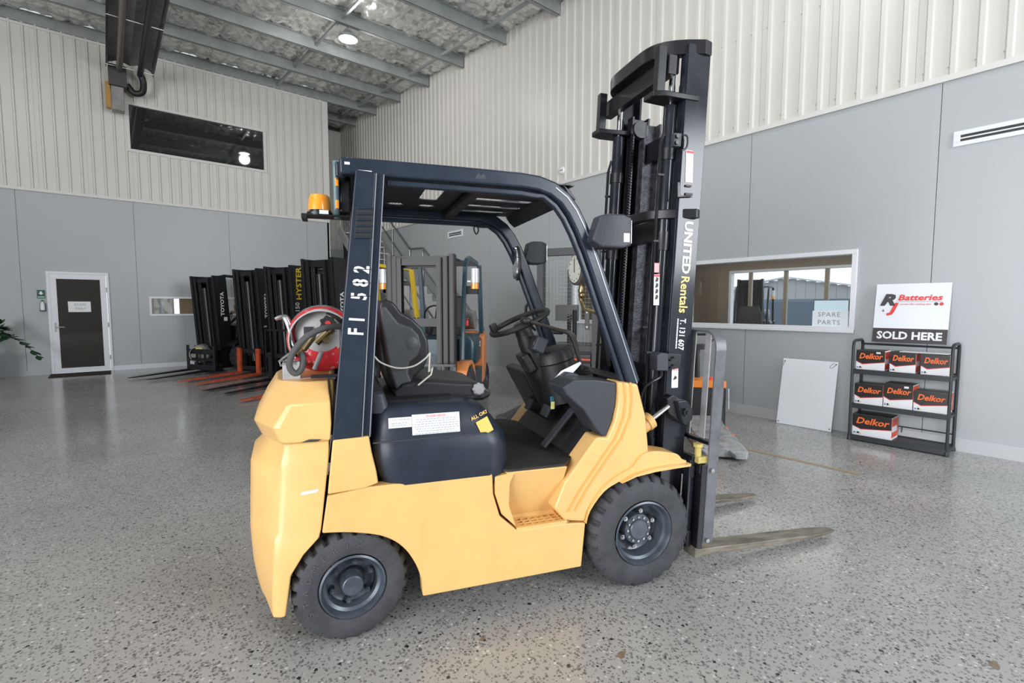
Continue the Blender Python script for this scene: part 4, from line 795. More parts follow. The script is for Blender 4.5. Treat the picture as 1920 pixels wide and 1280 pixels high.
# --- mast: outer, middle and inner channels, all leaning 3 degrees forward
K = .052
def channel(name, x0, x1, yo, s, z0, z1, m, th=.016, fl=.06):
    yi = yo-fl
    def Y(a, b): return (s*a, s*b) if s > 0 else (-b, -a)
    B().box(x0, x1, *Y(yo-th, yo), z0, z1, k=K).box(x0, x0+th, *Y(yi, yo-th), z0, z1, k=K).box(x1-th, x1, *Y(yi, yo-th), z0, z1, k=K).build(name, m, FK, bev=.003, smooth=True)
for s in (-1, 1):
    channel('outer_mast_channel', .205, .345, .345, s, .16, 2.765, BLKG)
    channel('middle_mast_channel', .245, .375, .285, s, .20, 2.60, BLK)
    channel('inner_mast_channel', .300, .425, .225, s, .24, 2.55, GREASE if s > 0 else BLK)
    def Y(a, b): return (s*a, s*b) if s > 0 else (-b, -a)
    # lift cylinder with rod
    xc = .175
    B().tube([(xc+K*z, s*.262, z) for z in (.22, 2.465)], .036, 20).build('lift_cylinder', BLKG, FK)
    for za, zb in ((1.70, 1.80), (2.18, 2.24), (.6, .68)): B().tube([(xc+K*z, s*.262, z) for z in (za, zb)], .042, 20).build('cylinder_collar', BLK, FK)
    B().tube([(xc+K*z, s*.262, z) for z in (2.46, 2.66)], .018, 14).build('cylinder_rod', CHR, FK); B().tube([(xc+K*z, s*.262, z) for z in (2.64, 2.73)], .030, 14).build('rod_cap', BLK, FK)
    # bracket frame at the top
    B().box(.04, .09, *Y(.285, .325), 2.50, 2.74, k=K).build('top_strut', BLK, FK, bev=.004)
    B().prism([(xc+K*2.5-.16, s*.24), (xc+K*2.5-.16, s*.33), (xc+K*2.5-.10, s*.352), (xc+K*2.5+.10, s*.352), (xc+K*2.5+.12, s*.345), (xc+K*2.5+.05, s*.30), (xc+K*2.5+.05, s*.22)], 2.475, 2.505, 'z').build('cylinder_head_bracket', BLK, FK, bev=.006)
    B().tube([(xc-.055+K*z, s*.275, z) for z in (.7, 1.1, 1.6, 2.25)]+[(xc-.04+K*2.32, s*.27, 2.32), (xc-.02+K*2.3, s*.265, 2.28)], .009, 8).build('lift_hose', BLK, FK)
    for z in (1.15, 1.75, 2.1): B().box(xc-.066, xc-.01, *Y(.266, .284), z-.005, z+.005, k=K).build('hose_clip', PLA, FK)
    # pulley at the head of the inner channel, chain
    B().lathe([(-.02, .001), (-.02, .052), (-.012, .054), (-.006, .044), (.006, .044), (.012, .054), (.02, .052), (.02, .001)], (.275+K*2.5, s*.185, 2.50), 'y', 28).build('chain_pulley', BLK, FK)
    ch = B()
    for q in range(110): z = .5+q*.018; ch.box(.226, .236, s*.185-.009, s*.185+.009, z, z+.014, k=K)
    ch.build('lift_chain', BLK, FK, kind='stuff')
    B().prism([(.205+K*.3, .16), (.345+K*.3, .16), (.30, .13), (.24, .13)], *Y(.30, .36)).build('mast_foot', BLK, FK)
    # tilt cylinder
    B().cyl((-.05, s*.39, .70), (.115, s*.39, .80), .040).cyl((.10, s*.39, .792), (.128, s*.39, .808), .046).build('tilt_cylinder', YEL, FK)
    B().cyl((.12, s*.39, .803), (.235, s*.39, .872), .0135).build('tilt_rod', CHR, FK)
# curved head beam of the outer mast
zt = 2.70; hx = K*2.74
def beam(x0, bow, y, z0, z1, name, wd=.03):
    out = []; inn = []
    for k in range(25):
        t = -1+2*k/24; yy = y*t; e = abs(t)**5
        out.append((x0 - bow*(1-e), yy)); inn.append((x0 - (bow-wd)*(1-e) + wd*.0, yy*(.985-.02*e)))
    B().prism([(a, b_) for a, b_ in out]+[(a+wd, b_) for a, b_ in reversed(inn)], z0, z1, 'z').build(name, BLK, FK, bev=.006)
beam(.27+hx+.03, .25, .362, 2.715, 2.79, 'mast_head_beam', .05)
B().box(.10, .15, -.33, .33, 2.60, 2.70, k=K).build('head_crossbar', BLK, FK, bev=.004)
_mz = (0.254, 1.894)[1]; beam(.275+K*1.9+.03, .235, .372, _mz-.028, _mz+.022, 'mast_mid_beam', .03)
B().box(.25, .30, -.27, .27, 1.78, 1.90, k=K).build('middle_crossbar', BLK, FK, bev=.004)
for q in ((.24, .27, -.30, .30, .62, .76), (.33, .36, -.22, .22, 2.3, 2.42), (.30, .33, -.22, .22, .95, 1.05)): B().box(*q, k=K).build('crossbar', BLK, FK, bev=.004)
# clamp plates, valve block, tilt bracket
def side(name, pts, y0, y1, m, bev=.003): return B().prism(pts, y0, y1).build(name, m, FK, bev=bev)
side('clamp_block', [(0.249, 2.290), (0.296, 2.292), (0.291, 2.224), (0.245, 2.222)], -.372, -.345, PLAG)
for p in ((0.262, 2.272), (0.260, 2.239)): B().cyl((p[0], -.385, p[1]), (p[0], -.37, p[1]), .011, 8).build('bolt', BLK, FK)
B().tube(catmull([(0.309, 2.288)[:1]+(-.358,)+(0.309, 2.288)[1:], (0.336, 2.283)[:1]+(-.362,)+(0.336, 2.283)[1:], (0.334, 2.229)[:1]+(-.362,)+(0.334, 2.229)[1:], (0.305, 2.209)[:1]+(-.358,)+(0.305, 2.209)[1:]], 4), .005, 6).build('hose_loop', BLK, FK)
B().box(*(lambda a, b_: (min(a[0], b_[0])-.07, max(a[0], b_[0])-.0))((0.200, 2.262), (0.274, 2.231)), -.31, -.345, 2.235, 2.33).build('collar_clamp', BLK, FK, bev=.004) if False else None
side('stop_bracket', [(0.283, 2.047), (0.299, 2.048), (0.305, 1.980), (0.386, 1.978), (0.285, 1.968)], -.362, -.345, BLK)
for p in ((1292,348), (1293,364)): pass
B().box(*(lambda p: (p[0]-.018, p[0]+.018))((0.360, 2.036)), -.353, -.344, (0.360, 2.036)[1]-.006, (0.360, 2.036)[1]+.004).box(*(lambda p: (p[0]-.022, p[0]+.022))((0.365, 1.992)), -.353, -.344, (0.365, 1.992)[1]-.006, (0.365, 1.992)[1]+.006).build('slot_marks', BKT, FK)
vb = side('valve_block', [(0.154, 1.146), (0.173, 1.160), (0.223, 1.155), (0.226, 1.061), (0.156, 1.064)], -.40, -.33, PLAG, .006)
side('valve_plate', [(0.223, 1.152), (0.325, 1.143), (0.320, 1.069), (0.225, 1.064)], -.375, -.345, BLK, .003)
for q in ((0.267, 1.129), (0.268, 1.089), (0.250, 1.116), (0.251, 1.076)): B().cyl((q[0], -.390, q[1]), (q[0], -.372, q[1]), .006, 8).build('bolt', BLKG, FK)
B().tube(catmull([(0.202, 1.059)[:1]+(-.37,)+(0.202, 1.059)[1:], (0.196, 1.028)[:1]+(-.37,)+(0.196, 1.028)[1:], (0.144, 1.003)[:1]+(-.37,)+(0.144, 1.003)[1:], (0.105, 0.971)[:1]+(-.36,)+(0.105, 0.971)[1:], (0.091, 0.895)[:1]+(-.34,)+(0.091, 0.895)[1:]], 5), .008, 8).build('valve_hose', BLK, FK)
B().prism([(0.222, 0.917), (0.258, 0.935), (0.300, 0.913), (0.352, 0.895), (0.392, 0.840), (0.387, 0.790), (0.346, 0.758), (0.304, 0.782), (0.234, 0.831)], -.40, -.345).build('tilt_bracket', BLK, FK, bev=.008)
B().prism([(0.269, 0.902), (0.317, 0.905), (0.356, 0.859), (0.350, 0.810), (0.307, 0.776), (0.292, 0.821)], -.425, -.395).build('tilt_bracket_ear', BLKG, FK, bev=.006)
q = (0.317, 0.844); B().cyl((q[0], -.445, q[1]), (q[0], -.40, q[1]), .022, 18).cyl((q[0], -.452, q[1]), (q[0], -.44, q[1]), .010, 12).build('tilt_pin', BLK, FK)
# writing on the mast
MY = -.3468; mu = Vector((K, 0, 1)).normalized(); dn = -mu; rt = Vector((1, 0, -K))
def mt_(s_, size, m, z, x, bold=0, sx=1, nm='lettering'): return text(nm, s_, size, m, FK, (x+K*z, MY, z), dn, rt, bold=bold, sx=sx)
for s_, size, m, (xa, za), (xb, zb), bo in (('UNITED', .072, WHT, (0.371, 1.851), (0.356, 1.574), .0022), ('Rentals', .074, YTX, (0.356, 1.560), (0.345, 1.366), .0012), ('T. 131 607', .050, WHT, (0.349, 1.334), (0.337, 1.164), .001), ):
    o = text('lettering', s_, size, m, FK, (0, 0, 0), (1, 0, 0), (0, 1, 0), bold=bo); w_ = o.dimensions.x; o.data.transform(Matrix.Diagonal((math.hypot(xb-xa, zb-za)/w_, 1, 1, 1)))
    M_ = Matrix((Vector((xb-xa, 0, zb-za)).normalized(), Vector((za-zb, 0, xb-xa)).normalized(), Vector((0, -1, 0)))).transposed().to_4x4(); M_.translation = ((xa+xb)/2, MY, (za+zb)/2); o.data.transform(M_)
wl1 = decal('warning_label', LAB, *[sum(v)/2 for v in zip((0.336, 2.214), (0.395, 2.059))], .046, .165, 0, MY-.0006)
c_ = [sum(v)/2 for v in zip((0.336, 2.214), (0.395, 2.059))]
B().box(c_[0]-.02, c_[0]+.024, MY-.0016, MY-.0008, c_[1]+.068, c_[1]+.080, k=0).build('red_band', RED, wl1)
for dz in (.03, -.035): B().tube([(c_[0]+.016*math.cos(R(k*24)), MY-.001, c_[1]+dz+.02*math.sin(R(k*24))) for k in range(16)], .0012, 4).tube([(c_[0]-.012, MY-.001, c_[1]+dz+.014), (c_[0]+.012, MY-.001, c_[1]+dz-.014)], .001, 4).build('prohibition_mark', PNK, wl1)
p1 = (0.208, 1.630); p2 = (0.220, 1.406)
wl2 = B().box(.0, .035, -.3025, -.3015, p2[1], p1[1]-.06, k=0).build('hand_warning_label', LAB, FK)
wl2.location.x = (p1[0]+p2[0])/2-.022
B().box(.0, .03, -.304, -.3025, p1[1]-.05, p1[1]+.0).build('red_band', PNK, wl2); B().box(.0, .035, -.3040, -.3025, p1[1]-.072, p1[1]-.062).build('red_band', RED, wl2)
for k in range(4): z = p2[1]+.03+k*(p1[1]-p2[1]-.10)/4; B().prism([(.008, z), (.024, z+.004), (.028, z+.02), (.016, z+.028), (.012, z+.016)], -.3040, -.3025).build('hand_mark', BKT, wl2)
c3 = [sum(v)/2 for v in zip((0.277, 1.068), (0.335, 0.957))]
wl3 = decal('load_warning_label', LAB, c3[0], c3[1], .042, .105, 0, MY-.0006)
B().prism([(c3[0]-.012, c3[1]-.01), (c3[0]+.01, c3[1]-.004), (c3[0]+.012, c3[1]+.006), (c3[0], c3[1]+.014), (c3[0]-.006, c3[1]+.004)], MY-.0014, MY-.0008).build('load_mark', BKT, wl3); B().box(c3[0]-.02, c3[0]+.02, MY-.0014, MY-.0008, c3[1]+.042, c3[1]+.05).build('red_band', PNK, wl3)
ub = B(); xa, za = (0.318, 1.334); xb, zb = (0.309, 1.173); t_ = 0
while t_ < 1:                                                # the web address is too small to read: a broken white line
    t2_ = min(1, t_+random.uniform(.03, .10)); p, q = (xa+(xb-xa)*t_, za+(zb-za)*t_), (xa+(xb-xa)*t2_, za+(zb-za)*t2_)
    ub.add([(p[0]-.004, MY, p[1]), (p[0]+.004, MY, p[1]), (q[0]+.004, MY, q[1]), (q[0]-.004, MY, q[1])], [(0, 1, 2, 3)]); t_ = t2_+.012
ub.build('printed_line', WHT, FK, smooth=False, kind='stuff')
# --- carriage, load backrest, forks
for s in (-1, 1):
    def Y(a, b): return (s*a, s*b) if s > 0 else (-b, -a)
    B().box(.300, .335, *Y(.19, .26), .12, .70, k=K).build('carriage_arm', BLK, FK, bev=.003)
    B().box(.325, .36, *Y(.375, .425), .12, .58, k=K).build('carriage_side_plate', BLKG, FK, bev=.003)
    for z in (.15, .54): B().cyl((.342+K*z, s*.425, z), (.342+K*z, s*.431, z), .006, 8).build('bolt', BLK, FK)
    lp = [(.409, .13), (.409+K*.5, .63), (.409+K*1.15, 1.15)]
    # near/far upright flat bar with rounded top corner
    B().box(.405, .470, *Y(.463, .475), .13, 1.17, k=K).build('backrest_upright', LBRM, FK, bev=.002)
    pts = []
    for a in range(0, 91, 15): pts.append((s*(.395+.074*math.cos(R(a))), 1.165+.10*math.sin(R(a))))
    secs = []
    for i, (y, z) in enumerate(pts):
        a = R(i*15); ny, nz = s*math.cos(a)*.006, math.sin(a)*.006
        secs.append([(.405+K*z, y-ny, z-nz), (.470+K*z, y-ny, z-nz), (.470+K*z, y+ny, z+nz), (.405+K*z, y+ny, z+nz)])
    B().loft(secs).build('backrest_corner', LBRM, FK, bev=0, ang=60)
    for z in (.15, .53): B().cyl((.425+K*z, s*.470, z), (.425+K*z, s*.490, z), .012, 6).build('bolt', STL, FK)
B().box(.335, .365, -.43, .43, .545, .60, k=K).box(.335, .36, -.43, .43, .48, .56, k=K).build('upper_fork_bar', BLK, FK, bev=.004)
B().box(.335, .365, -.43, .43, .10, .19, k=K).build('lower_fork_bar', BLK, FK, bev=.004)
B().box(.365, .385, -.46, .46, .51, .56, k=K).build('backrest_mount', BLK, FK, bev=.003)
B().box(.405, .470, -.40, .40, 1.259, 1.271, k=K).build('backrest_top_rail', LBRM, FK, bev=.002)
B().box(.42, .455, -.47, .47, .655, .675, k=K).build('backrest_cross_rail', BLK, FK, bev=.002)
for y in (-.365, -.245, -.12, .005, .13, .255, .375): B().box(.44, .447, y-.022, y+.022, .66, 1.262, k=K).build('backrest_bar', LBRB, FK, bev=.002)
B().tube([(.45+K*1.25, -.21, 1.245), (.45+K*1.25, -.19, 1.235)], .014, 8).build('bolt', BLK, FK)
for y in (-.42, .17):
    xh = .372
    blade = [[(x, y-w, zt_-th) , (x, y+w, zt_-th), (x, y+w, zt_), (x, y-w, zt_)] for x, w, zt_, th in ((xh+.03, .05, .10, .04), (.55, .05, .092, .036), (.9, .05, .070, .030), (1.25, .048, .048, .018), (1.38, .036, .040, .012), (1.43, .020, .037, .008))]
    f_ = B().loft(blade).build('fork', FORK, FK, bev=.004)
    B().box(xh, xh+.034, y-.05, y+.05, .064, .56, k=K).build('fork_shank', BLK if y < 0 else FORK, f_, bev=.004)
    B().prism([(xh-.003, .05), (xh+.045, .055), (xh+.045, .10), (xh-.003, .11)], y-.052, y+.052).build('fork_heel', FORK, f_, bev=.008)
    B().box(xh-.02, xh+.04, y-.04, y+.04, .565, .60, k=K).cyl((xh+.03, y-.01, .58), (xh+.03, y-.01, .66), .018, 12).cyl((xh+.03, y-.01, .648), (xh+.03, y-.01, .668), .026, 12).build('fork_latch', mat('latch_yellow', (.62, .50, .16), .5, vary=.3, vscale=20), f_, bev=.003)
# --- gas bottle cradle on the counterweight
CRD = mat('cradle_grey_paint', (.40, .41, .43), .45)
b = B().box(-1.63, -1.56, -.30, -.27, 1.085, 1.165).box(-1.62, -1.42, -.30, -.27, 1.083, 1.095).box(-1.62, -1.42, .27, .30, 1.083, 1.095).box(-1.63, -1.56, .27, .30, 1.085, 1.165).box(-1.63, -1.57, -.30, .30, 1.15, 1.165)
b.build('cradle_base', CRD, FK, bev=.003)
for dy in (0, .12):
    B().tube(catmull([(-1.655, -.26+dy, 1.345), (-1.625, -.26+dy, 1.355), (-1.605, -.26+dy, 1.31), (-1.59, -.26+dy, 1.24), (-1.555, -.26+dy, 1.18)], 5), .008, 8).build('clamp_lever', STL, FK)
    B().tube([(-1.585, -.26+dy, 1.21), (-1.645, -.27+dy, 1.165), (-1.64, -.27+dy, 1.15), (-1.58, -.27+dy, 1.15)], .006, 8).build('clamp_wire', STL, FK)
B().tube([(-1.505, -.30, 1.13), (-1.475, -.30, 1.205)], .010, 10).build('release_bar', CRD, FK)
fr = B().sweep([(-1.44, 1.31), (-1.40, 1.31)], .02, .02, -.34)
B().box(-1.47, -1.36, -.36, -.33, 1.305, 1.325).box(-1.40, -1.36, -.36, -.33, 1.10, 1.31).box(-1.52, -1.36, -.36, -.33, 1.10, 1.112).build('bottle_guard_frame', BLU, FK, bev=.006)
hose = [(-1.395, -.36, 1.315), (-1.45, -.38, 1.312), (-1.52, -.39, 1.28), (-1.575, -.39, 1.22), (-1.595, -.38, 1.16), (-1.575, -.37, 1.125), (-1.55, -.36, 1.145), (-1.545, -.36, 1.19), (-1.56, -.35, 1.22)]
B().tube(catmull(hose, 6), .013, 10).build('gas_hose', mat('hose_grey', (.07, .07, .072), .55), FK)
B().tube([(-1.57, -.35, 1.205), (-1.555, -.35, 1.225), (-1.55, -.35, 1.23), (-1.515, -.35, 1.275), (-1.50, -.35, 1.29)], [.012, .020, .026, .024, .014], 12).build('hose_coupling', BRS, FK)
# far-side hand grip on the pillar
B().tube(catmull([(-.20, .49, 1.42), (-.235, .50, 1.40), (-.225, .50, 1.30), (-.17, .49, 1.24)], 4), .010, 8).build('grab_handle', PLA, FK)

# the gas bottle itself lies in the cradle
GB = thing('gas_bottle', (0, 0, 0), 0, 'red and white gas bottle with collar strapped behind the yellow forklift pillar', 'gas bottle')
GB.matrix_world = Matrix.Translation((2.193, 1.908, 0)) @ Matrix.Rotation(R(-20.5), 4, 'Z') @ Matrix.Translation((-1.475, 0, 1.252))
def bottle(parent, r, y0, y1, m1, m2, collar=True):
    prof = [(y0-.055, .001), (y0-.052, r*.45), (y0-.03, r*.80), (y0, r*.97), (y0+.03, r), (y1-.03, r), (y1, r*.97), (y1+.05, r*.7), (y1+.06, .001)]
    B().lathe(prof, (0, 0, 0), 'y', 40).build('bottle_body', m1, parent, ang=60)
    if collar:
        b = B(); v = []; f = []; a0, a1 = -35, 215
        for k in range(31):
            a = R(a0+(a1-a0)*k/30)
            for rr in (r*.86, r*.90):
                for yy in (y0-.10+.04*(1-math.sin(max(0, min(1, k/30))*math.pi)), y0+.0): v.append((rr*math.cos(a), yy, rr*math.sin(a)))
        for k in range(30):
            a = 4*k; f += [(a, a+4, a+5, a+1), (a+2, a+3, a+7, a+6), (a, a+2, a+6, a+4), (a+1, a+5, a+7, a+3)]
        b.add(v, f+[(0, 1, 3, 2), (120, 122, 123, 121)]).build('valve_collar', m2, parent, ang=60)
BR_ = mat('worn_red_paint', (.62, .03, .04), .45, dirt=(.70, .66, .66), vscale=34)
BGR = mat('bottle_grey_paint', (.50, .50, .50), .4, vary=.15, vscale=8)
bottle(GB, .148, -.20, .28, BR_, BGR)
B().lathe([(-.263, .001), (-.262, .055), (-.248, .095), (-.236, .108)], (0, 0, .030), 'y', 32).build('end_cap', BGR, GB)
B().tube([(.02, -.25, .0), (.02, -.30, .01)], .018, 12).tube([(-.02, -.285, -.01), (.04, -.285, .05)], .016, 10).tube([(.03, -.285, .04), (.045, -.285, .055)], .023, 10).build('bottle_valve', BRS, GB)
B().lathe([(-.012, .001), (-.012, .028), (0, .032), (.012, .028), (.012, .001)], (.03, -.318, .075), 'y', 32, mod=lambda i, j, h, r: (h, r*(1+.12*math.cos(j*2*math.pi*7/32)))).build('handwheel', BKT, GB); B().cyl((.03, -.333, .075), (.03, -.330, .075), .012, 12).build('handwheel_button', RED, GB)
B().prism([(-.07, .02), (-.035, .02), (-.035, .06), (-.07, .06)], -.27, -.262).build('grey_patch', PLAG, GB); B().prism([(.02, .115), (.03, .13), (.06, .112), (.10, .07), (.085, .068), (.05, .10)], -.262, -.255).build('collar_slot', BKT, GB)
B().tube([(.149*math.cos(R(a)), -.12, .149*math.sin(R(a))) for a in range(0, 361, 12)], .006, 6, caps=False).build('strap', STL, GB)
# ================================================================ forklifts parked behind
def simple_wheel(parent, name, x, y, r, w, s):
    e = bpy.data.objects.new(name, None); e.empty_display_size = .05; link(e, parent); e.location = (x, y, r); e.rotation_euler = (0, 0, 0 if s < 0 else R(180))
    mod = lambda i, j, h, q: (h, q-.014 if i in (3, 4, 5) and j % 4 == 0 else q)
    B().lathe([(.01, r*.52), (-.006, r*.62), (0, r*.85), (.02, r), (w/2, r), (w-.02, r), (w, r*.85), (w, r*.5)], (0, 0, 0), 'y', 72, mod).build('tyre', RUB, e)
    B().lathe([(.0, r*.53), (.02, r*.46), (w*.4, r*.42), (w*.4, r*.2), (w*.25, r*.18), (w*.25, .001)], (0, 0, 0), 'y', 28).build('rim', RIM, e)
def truck(loc, rz, label, mh=2.12, body=None, guard=None, cwt=None, script=None, scol=None, ssz=.10, forkm=None, shank=None, lbr=True, tilt=0, wid=.46, fl=1.30, name='parked_forklift', mastm=None, guardtop=2.08, extra=None, sz=1.45, lbrh=.42):
    T = thing(name, loc, rz, label, 'forklift', 'forklifts parked in a row')
    body = body or BLK; guard = guard or BLK; cwt = cwt or BLK; forkm = forkm or BLK; shank = shank or forkm; MM = mastm or BLK
    k = tilt; mw = 0 if mastm else -.05
    for s in (-1, 1):
        def Y(a, b): return (s*a, s*b) if s > 0 else (-b, -a)
        for nm, x0, x1, yo, h in (('outer_mast_channel', .16 if not mastm else .26, .44 if not mastm else .40, .42+mw, mh), ('middle_mast_channel', .31, .43, .35+mw, mh-.03), ('inner_mast_channel', .35, .46, .28+mw, mh-.05)):
            B().box(x0, x1, *Y(yo-.015, yo), .08, h, k=k).box(x0, x0+.015, *Y(yo-.065, yo), .08, h, k=k).box(x1-.015, x1, *Y(yo-.065, yo), .08, h, k=k).build(nm, MM, T)
        B().tube([(.25+k*z, s*.31, z) for z in (.2, mh-.12)], .028, 12).build('lift_cylinder', MM, T)
        B().tube([(.33+k*z, s*.24, z) for z in (.4, mh-.2)], .012, 6).build('hose', PLA, T)
        B().prism([(-.16, .60), (-.33, .38), (-.38, .38), (-.30, .60), (-.10, .70), (.12, .70), (.30, .60), (.32, .54), (.12, .64), (-.08, .65)], *Y(.36, .55)).build('front_fender', cwt, T, bev=.01)
        B().sweep([(-.95, guardtop), (-.3, guardtop+.02), (-.15, guardtop-.02), (-.05, guardtop-.12), (.10, 1.30), (.16, .72)], .05, .06, s*.47).build('front_pillar', guard, T, bev=.006)
        B().bar((-1.42, s*.46, .95), (-1.22, s*.46, guardtop), .06, .08).build('rear_pillar', guard, T, bev=.006)
        B().bar((-.03, s*.50, guardtop-.30), (-.03, s*.60, guardtop-.30), .02, .02).loft([rrect(-.10, .04, .05, .03, z, 4, s*.60) for z in (guardtop-.32, guardtop-.14)]).build('head_lamp', CLR, T)
        B().loft([rrect(-.08, .05, .045, .03, z, 4, s*.60) for z in (guardtop-.40, guardtop-.325)]).build('indicator_lamp', AMB, T)
        simple_wheel(T, 'front_wheel', 0, s*.57, .31, .20, s); simple_wheel(T, 'rear_wheel', -1.55, s*.53, .25, .17, s)
        yf = s*.28
        f_ = B().loft([[(x, yf-w, z-th), (x, yf+w, z-th), (x, yf+w, z), (x, yf-w, z)] for x, w, z, th in ((.52, .05, .085, .045), (1.1, .05, .07, .035), (.5+fl, .045, .045, .018), (.62+fl, .02, .04, .01))]).build('fork', forkm, T)
        B().box(.52, .56, yf-.055, yf+.055, .04, .56).build('fork_shank', shank, f_)
    for q in ((.30, .34, -.34, .34, mh-.16, mh-.02), (.40, .44, -.26, .26, mh-.14, mh-.06), (.26, .30, -.36, .36, .5, .6), (.28, .32, -.36, .36, 1.15, 1.25)): B().box(*q, k=k).build('mast_crossbar', MM, T)
    if not mastm:
        B().tube([(.38+k*z, 0, z) for z in (.3, mh-.25)], .065, 12).build('centre_cylinder', MM, T)
        for y in (-.16, -.11, .11, .16): B().tube([(.40+k*z, y, z) for z in (.4, mh-.1)], .018, 6).build('hose', PLA, T)
        if guard is BLK: B().box(.20, .21, -.30, .30, .3, mh-.1, k=k).build('mast_guard_mesh', BLK, T)
    B().box(.46, .52, -.42, .42, .12, .2).box(.46, .52, -.42, .42, .46, .54).box(.44, .50, -.24, -.18, .12, .6).box(.44, .50, .18, .24, .12, .6).build('carriage', BLK, T)
    if lbr:
        b = B()
        b.box(.50, .52, -.46, -.43, .15, .55+lbrh).box(.50, .52, .43, .46, .15, .55+lbrh).box(.50, .52, -.46, .46, .53+lbrh, .56+lbrh)
        for y in (-.3, -.15, 0, .15, .3): b.box(.505, .515, y-.012, y+.012, .5, .55+lbrh)
        b.build('load_backrest', BLK, T)
    B().loft([rrect(-1.50, -.62, w, .08, z) for z, w in ((.55, .45), (.62, .50), (.90, .50), (.98, .44))]).build('hood', body, T)
    B().box(-.62, .10, -.50, .50, .42, .50).box(-1.2, -.30, -.52, .52, .20, .50).prism([(-.10, .45), (.08, .45), (.10, .98), (-.02, 1.02)], -.42, .42).build('frame', body, T, bev=.01)
    B().loft([[(-1.45, -.5, z), (-1.9+e, -.46, z), (-2.02+e, -.30, z), (-2.04+e, 0, z), (-2.02+e, .30, z), (-1.9+e, .46, z), (-1.45, .5, z)] for z, e in ((.42, .0), (.60, 0), (.85, .0), (.95, .05), (1.0, .12))]).prism([(-1.78, .20), (-1.95, .20), (-2.02, .45), (-1.85, .45)], -.48, .48).prism([(-1.28, .28), (-1.08, .25), (-1.18, .95), (-1.45, .98), (-1.45, .55)], -.535, .535).build('counterweight', cwt, T, bev=.012)
    b = B().box(-1.25, -.30, -.44, .44, guardtop-.01, guardtop+.01)
    b.build('roof_guard', guard, T); 
    for y in (-.3, -.1, .1, .3): B().box(-.35, -.10, y-.03, y+.03, guardtop-.02, guardtop+.015).build('roof_bar', guard, T)
    B().loft([rrect(-1.15, -.70, .24, .06, z) for z in (.99, 1.08)]).build('seat_cushion', VIN, T); B().loft([[(-1.10-.10*t, y, 1.06+z) for y, z in ((-.24+.05*t, .50*t), (.24-.05*t, .50*t))]+[(-1.22-.10*t, y, 1.06+z) for y, z in ((.24-.05*t, .50*t), (-.24+.05*t, .50*t))] for t in (0, .5, .9, 1)]).build('seat_back', VIN, T, bev=.03, seg=3)
    B().tube([(-.36+.05*math.sin(R(a)), .16*math.cos(R(a)), 1.26+.15*math.sin(R(a))) for a in range(0, 361, 20)], .012, 8).bar((-.30, 0, 1.22), (-.02, 0, 1.0), .04, .04).build('steering_wheel', PLA, T)
    B().tube([(-.2, -.22, 1.0), (-.27, -.22, 1.22)], .008, 6).tube([(-.2, -.27, 1.0), (-.27, -.27, 1.22)], .008, 6).sphere((-.27, -.22, 1.23), .02).sphere((-.27, -.27, 1.23), .02).build('hydraulic_lever', PLA, T)
    B().cyl((-1.78, -.26, 1.18), (-1.78, .30, 1.18), .16).build('gas_tank', mat('tank_grey', (.3, .3, .3), .45), T)
    for i_ in range(1):
        if script:
            text('lettering', script, ssz, scol or WHT, T, (.30+k*sz, .4225+mw, sz), (-k*0, 0, 1), (1, 0, 0), bold=.003, sx=1.1)
            if extra: text('lettering', extra, ssz*.8, WHT, T, (.34+k*sz, .4225+mw, sz-.42), (0, 0, 1), (1, 0, 0), bold=.001)
            else: B().box(.30, .38, .4205+mw, .4225+mw, sz-.36, sz-.28).build('logo_patch', WHT, T)
    return T
ORF = mat('orange_fork_paint', (.55, .09, .03), .5, vary=.4, vscale=10)
TRK = mat('truck_dark', (.02, .021, .024), .35)
H_ = 206
def at_tip(x, y, h, back=1.6): a = R(h); back += .28; return (x-back*math.cos(a), y-back*math.sin(a), 0)
t1 = truck(at_tip(.42, 11.62, H_+2, 1.62), R(H_+2), 'parked black forklift farthest left, grey bottle on its forks', 2.04, script='TOYOTA', ssz=.11, lbr=False, sz=1.45, tilt=.07)
t2 = truck(at_tip(.94, 10.37, H_-1, 1.62), R(H_-1), 'parked black forklift with two orange fork shanks', 2.14, script='TOYOTA', ssz=.11, forkm=ORF, shank=ORF, lbr=False, extra='S', sz=1.42, tilt=.06, fl=1.16)
t3 = truck(at_tip(1.155, 8.965, H_-3, 1.62), R(H_-3), 'parked black forklift with yellow lettering up its mast', 2.12, script='HYSTER', scol=mat('yellow_lettering', (.75, .55, .03), .5), ssz=.15, extra='150', sz=1.80, tilt=.06, fl=1.16)
t4 = truck(at_tip(1.38, 7.62, H_-4, 1.62), R(H_-4), 'parked black forklift with yellow roof guard nearest the pillar', 2.17, script='TOYOTA', ssz=.11, guard=mat('yellow_guard', (.75, .52, .03), .45), forkm=ORF, shank=BLK, sz=1.38, tilt=.05, fl=1.1)
TEAL = mat('teal_truck_paint', (.018, .055, .075), .4, coat=.2); ORG = mat('orange_truck_paint', (.80, .27, .085), .4, coat=.2)
GM = mat('grey_mast_paint', (.022, .022, .024), .45)
t5 = truck((3.23, 5.61, 0), R(225), 'teal and orange forklift with grey mast parked behind the seat', 2.03, body=TEAL, guard=TEAL, cwt=ORG, mastm=GM, name='parked_forklift', guardtop=2.02, lbrh=.15, sz=1.4, fl=1.0)
text('lettering', '25', .11, WHT, t5, (-1.0, .5035, .84), (-1, 0, 0), (0, 0, 1), bold=.003)
B().cyl((-.8, .35, 1.12), (-.8, .35, 1.2), .02).bar((-.8, .35, 1.2), (-.72, .38, 1.22), .02, .01).build('red_lever', RED, t5)
B().loft([rrect(-.16, .0, .09, .03, z, 4, .55) for z in (guard_z-.0 if False else 1.56, 1.66)]).build('side_mirror', PLA, t5)
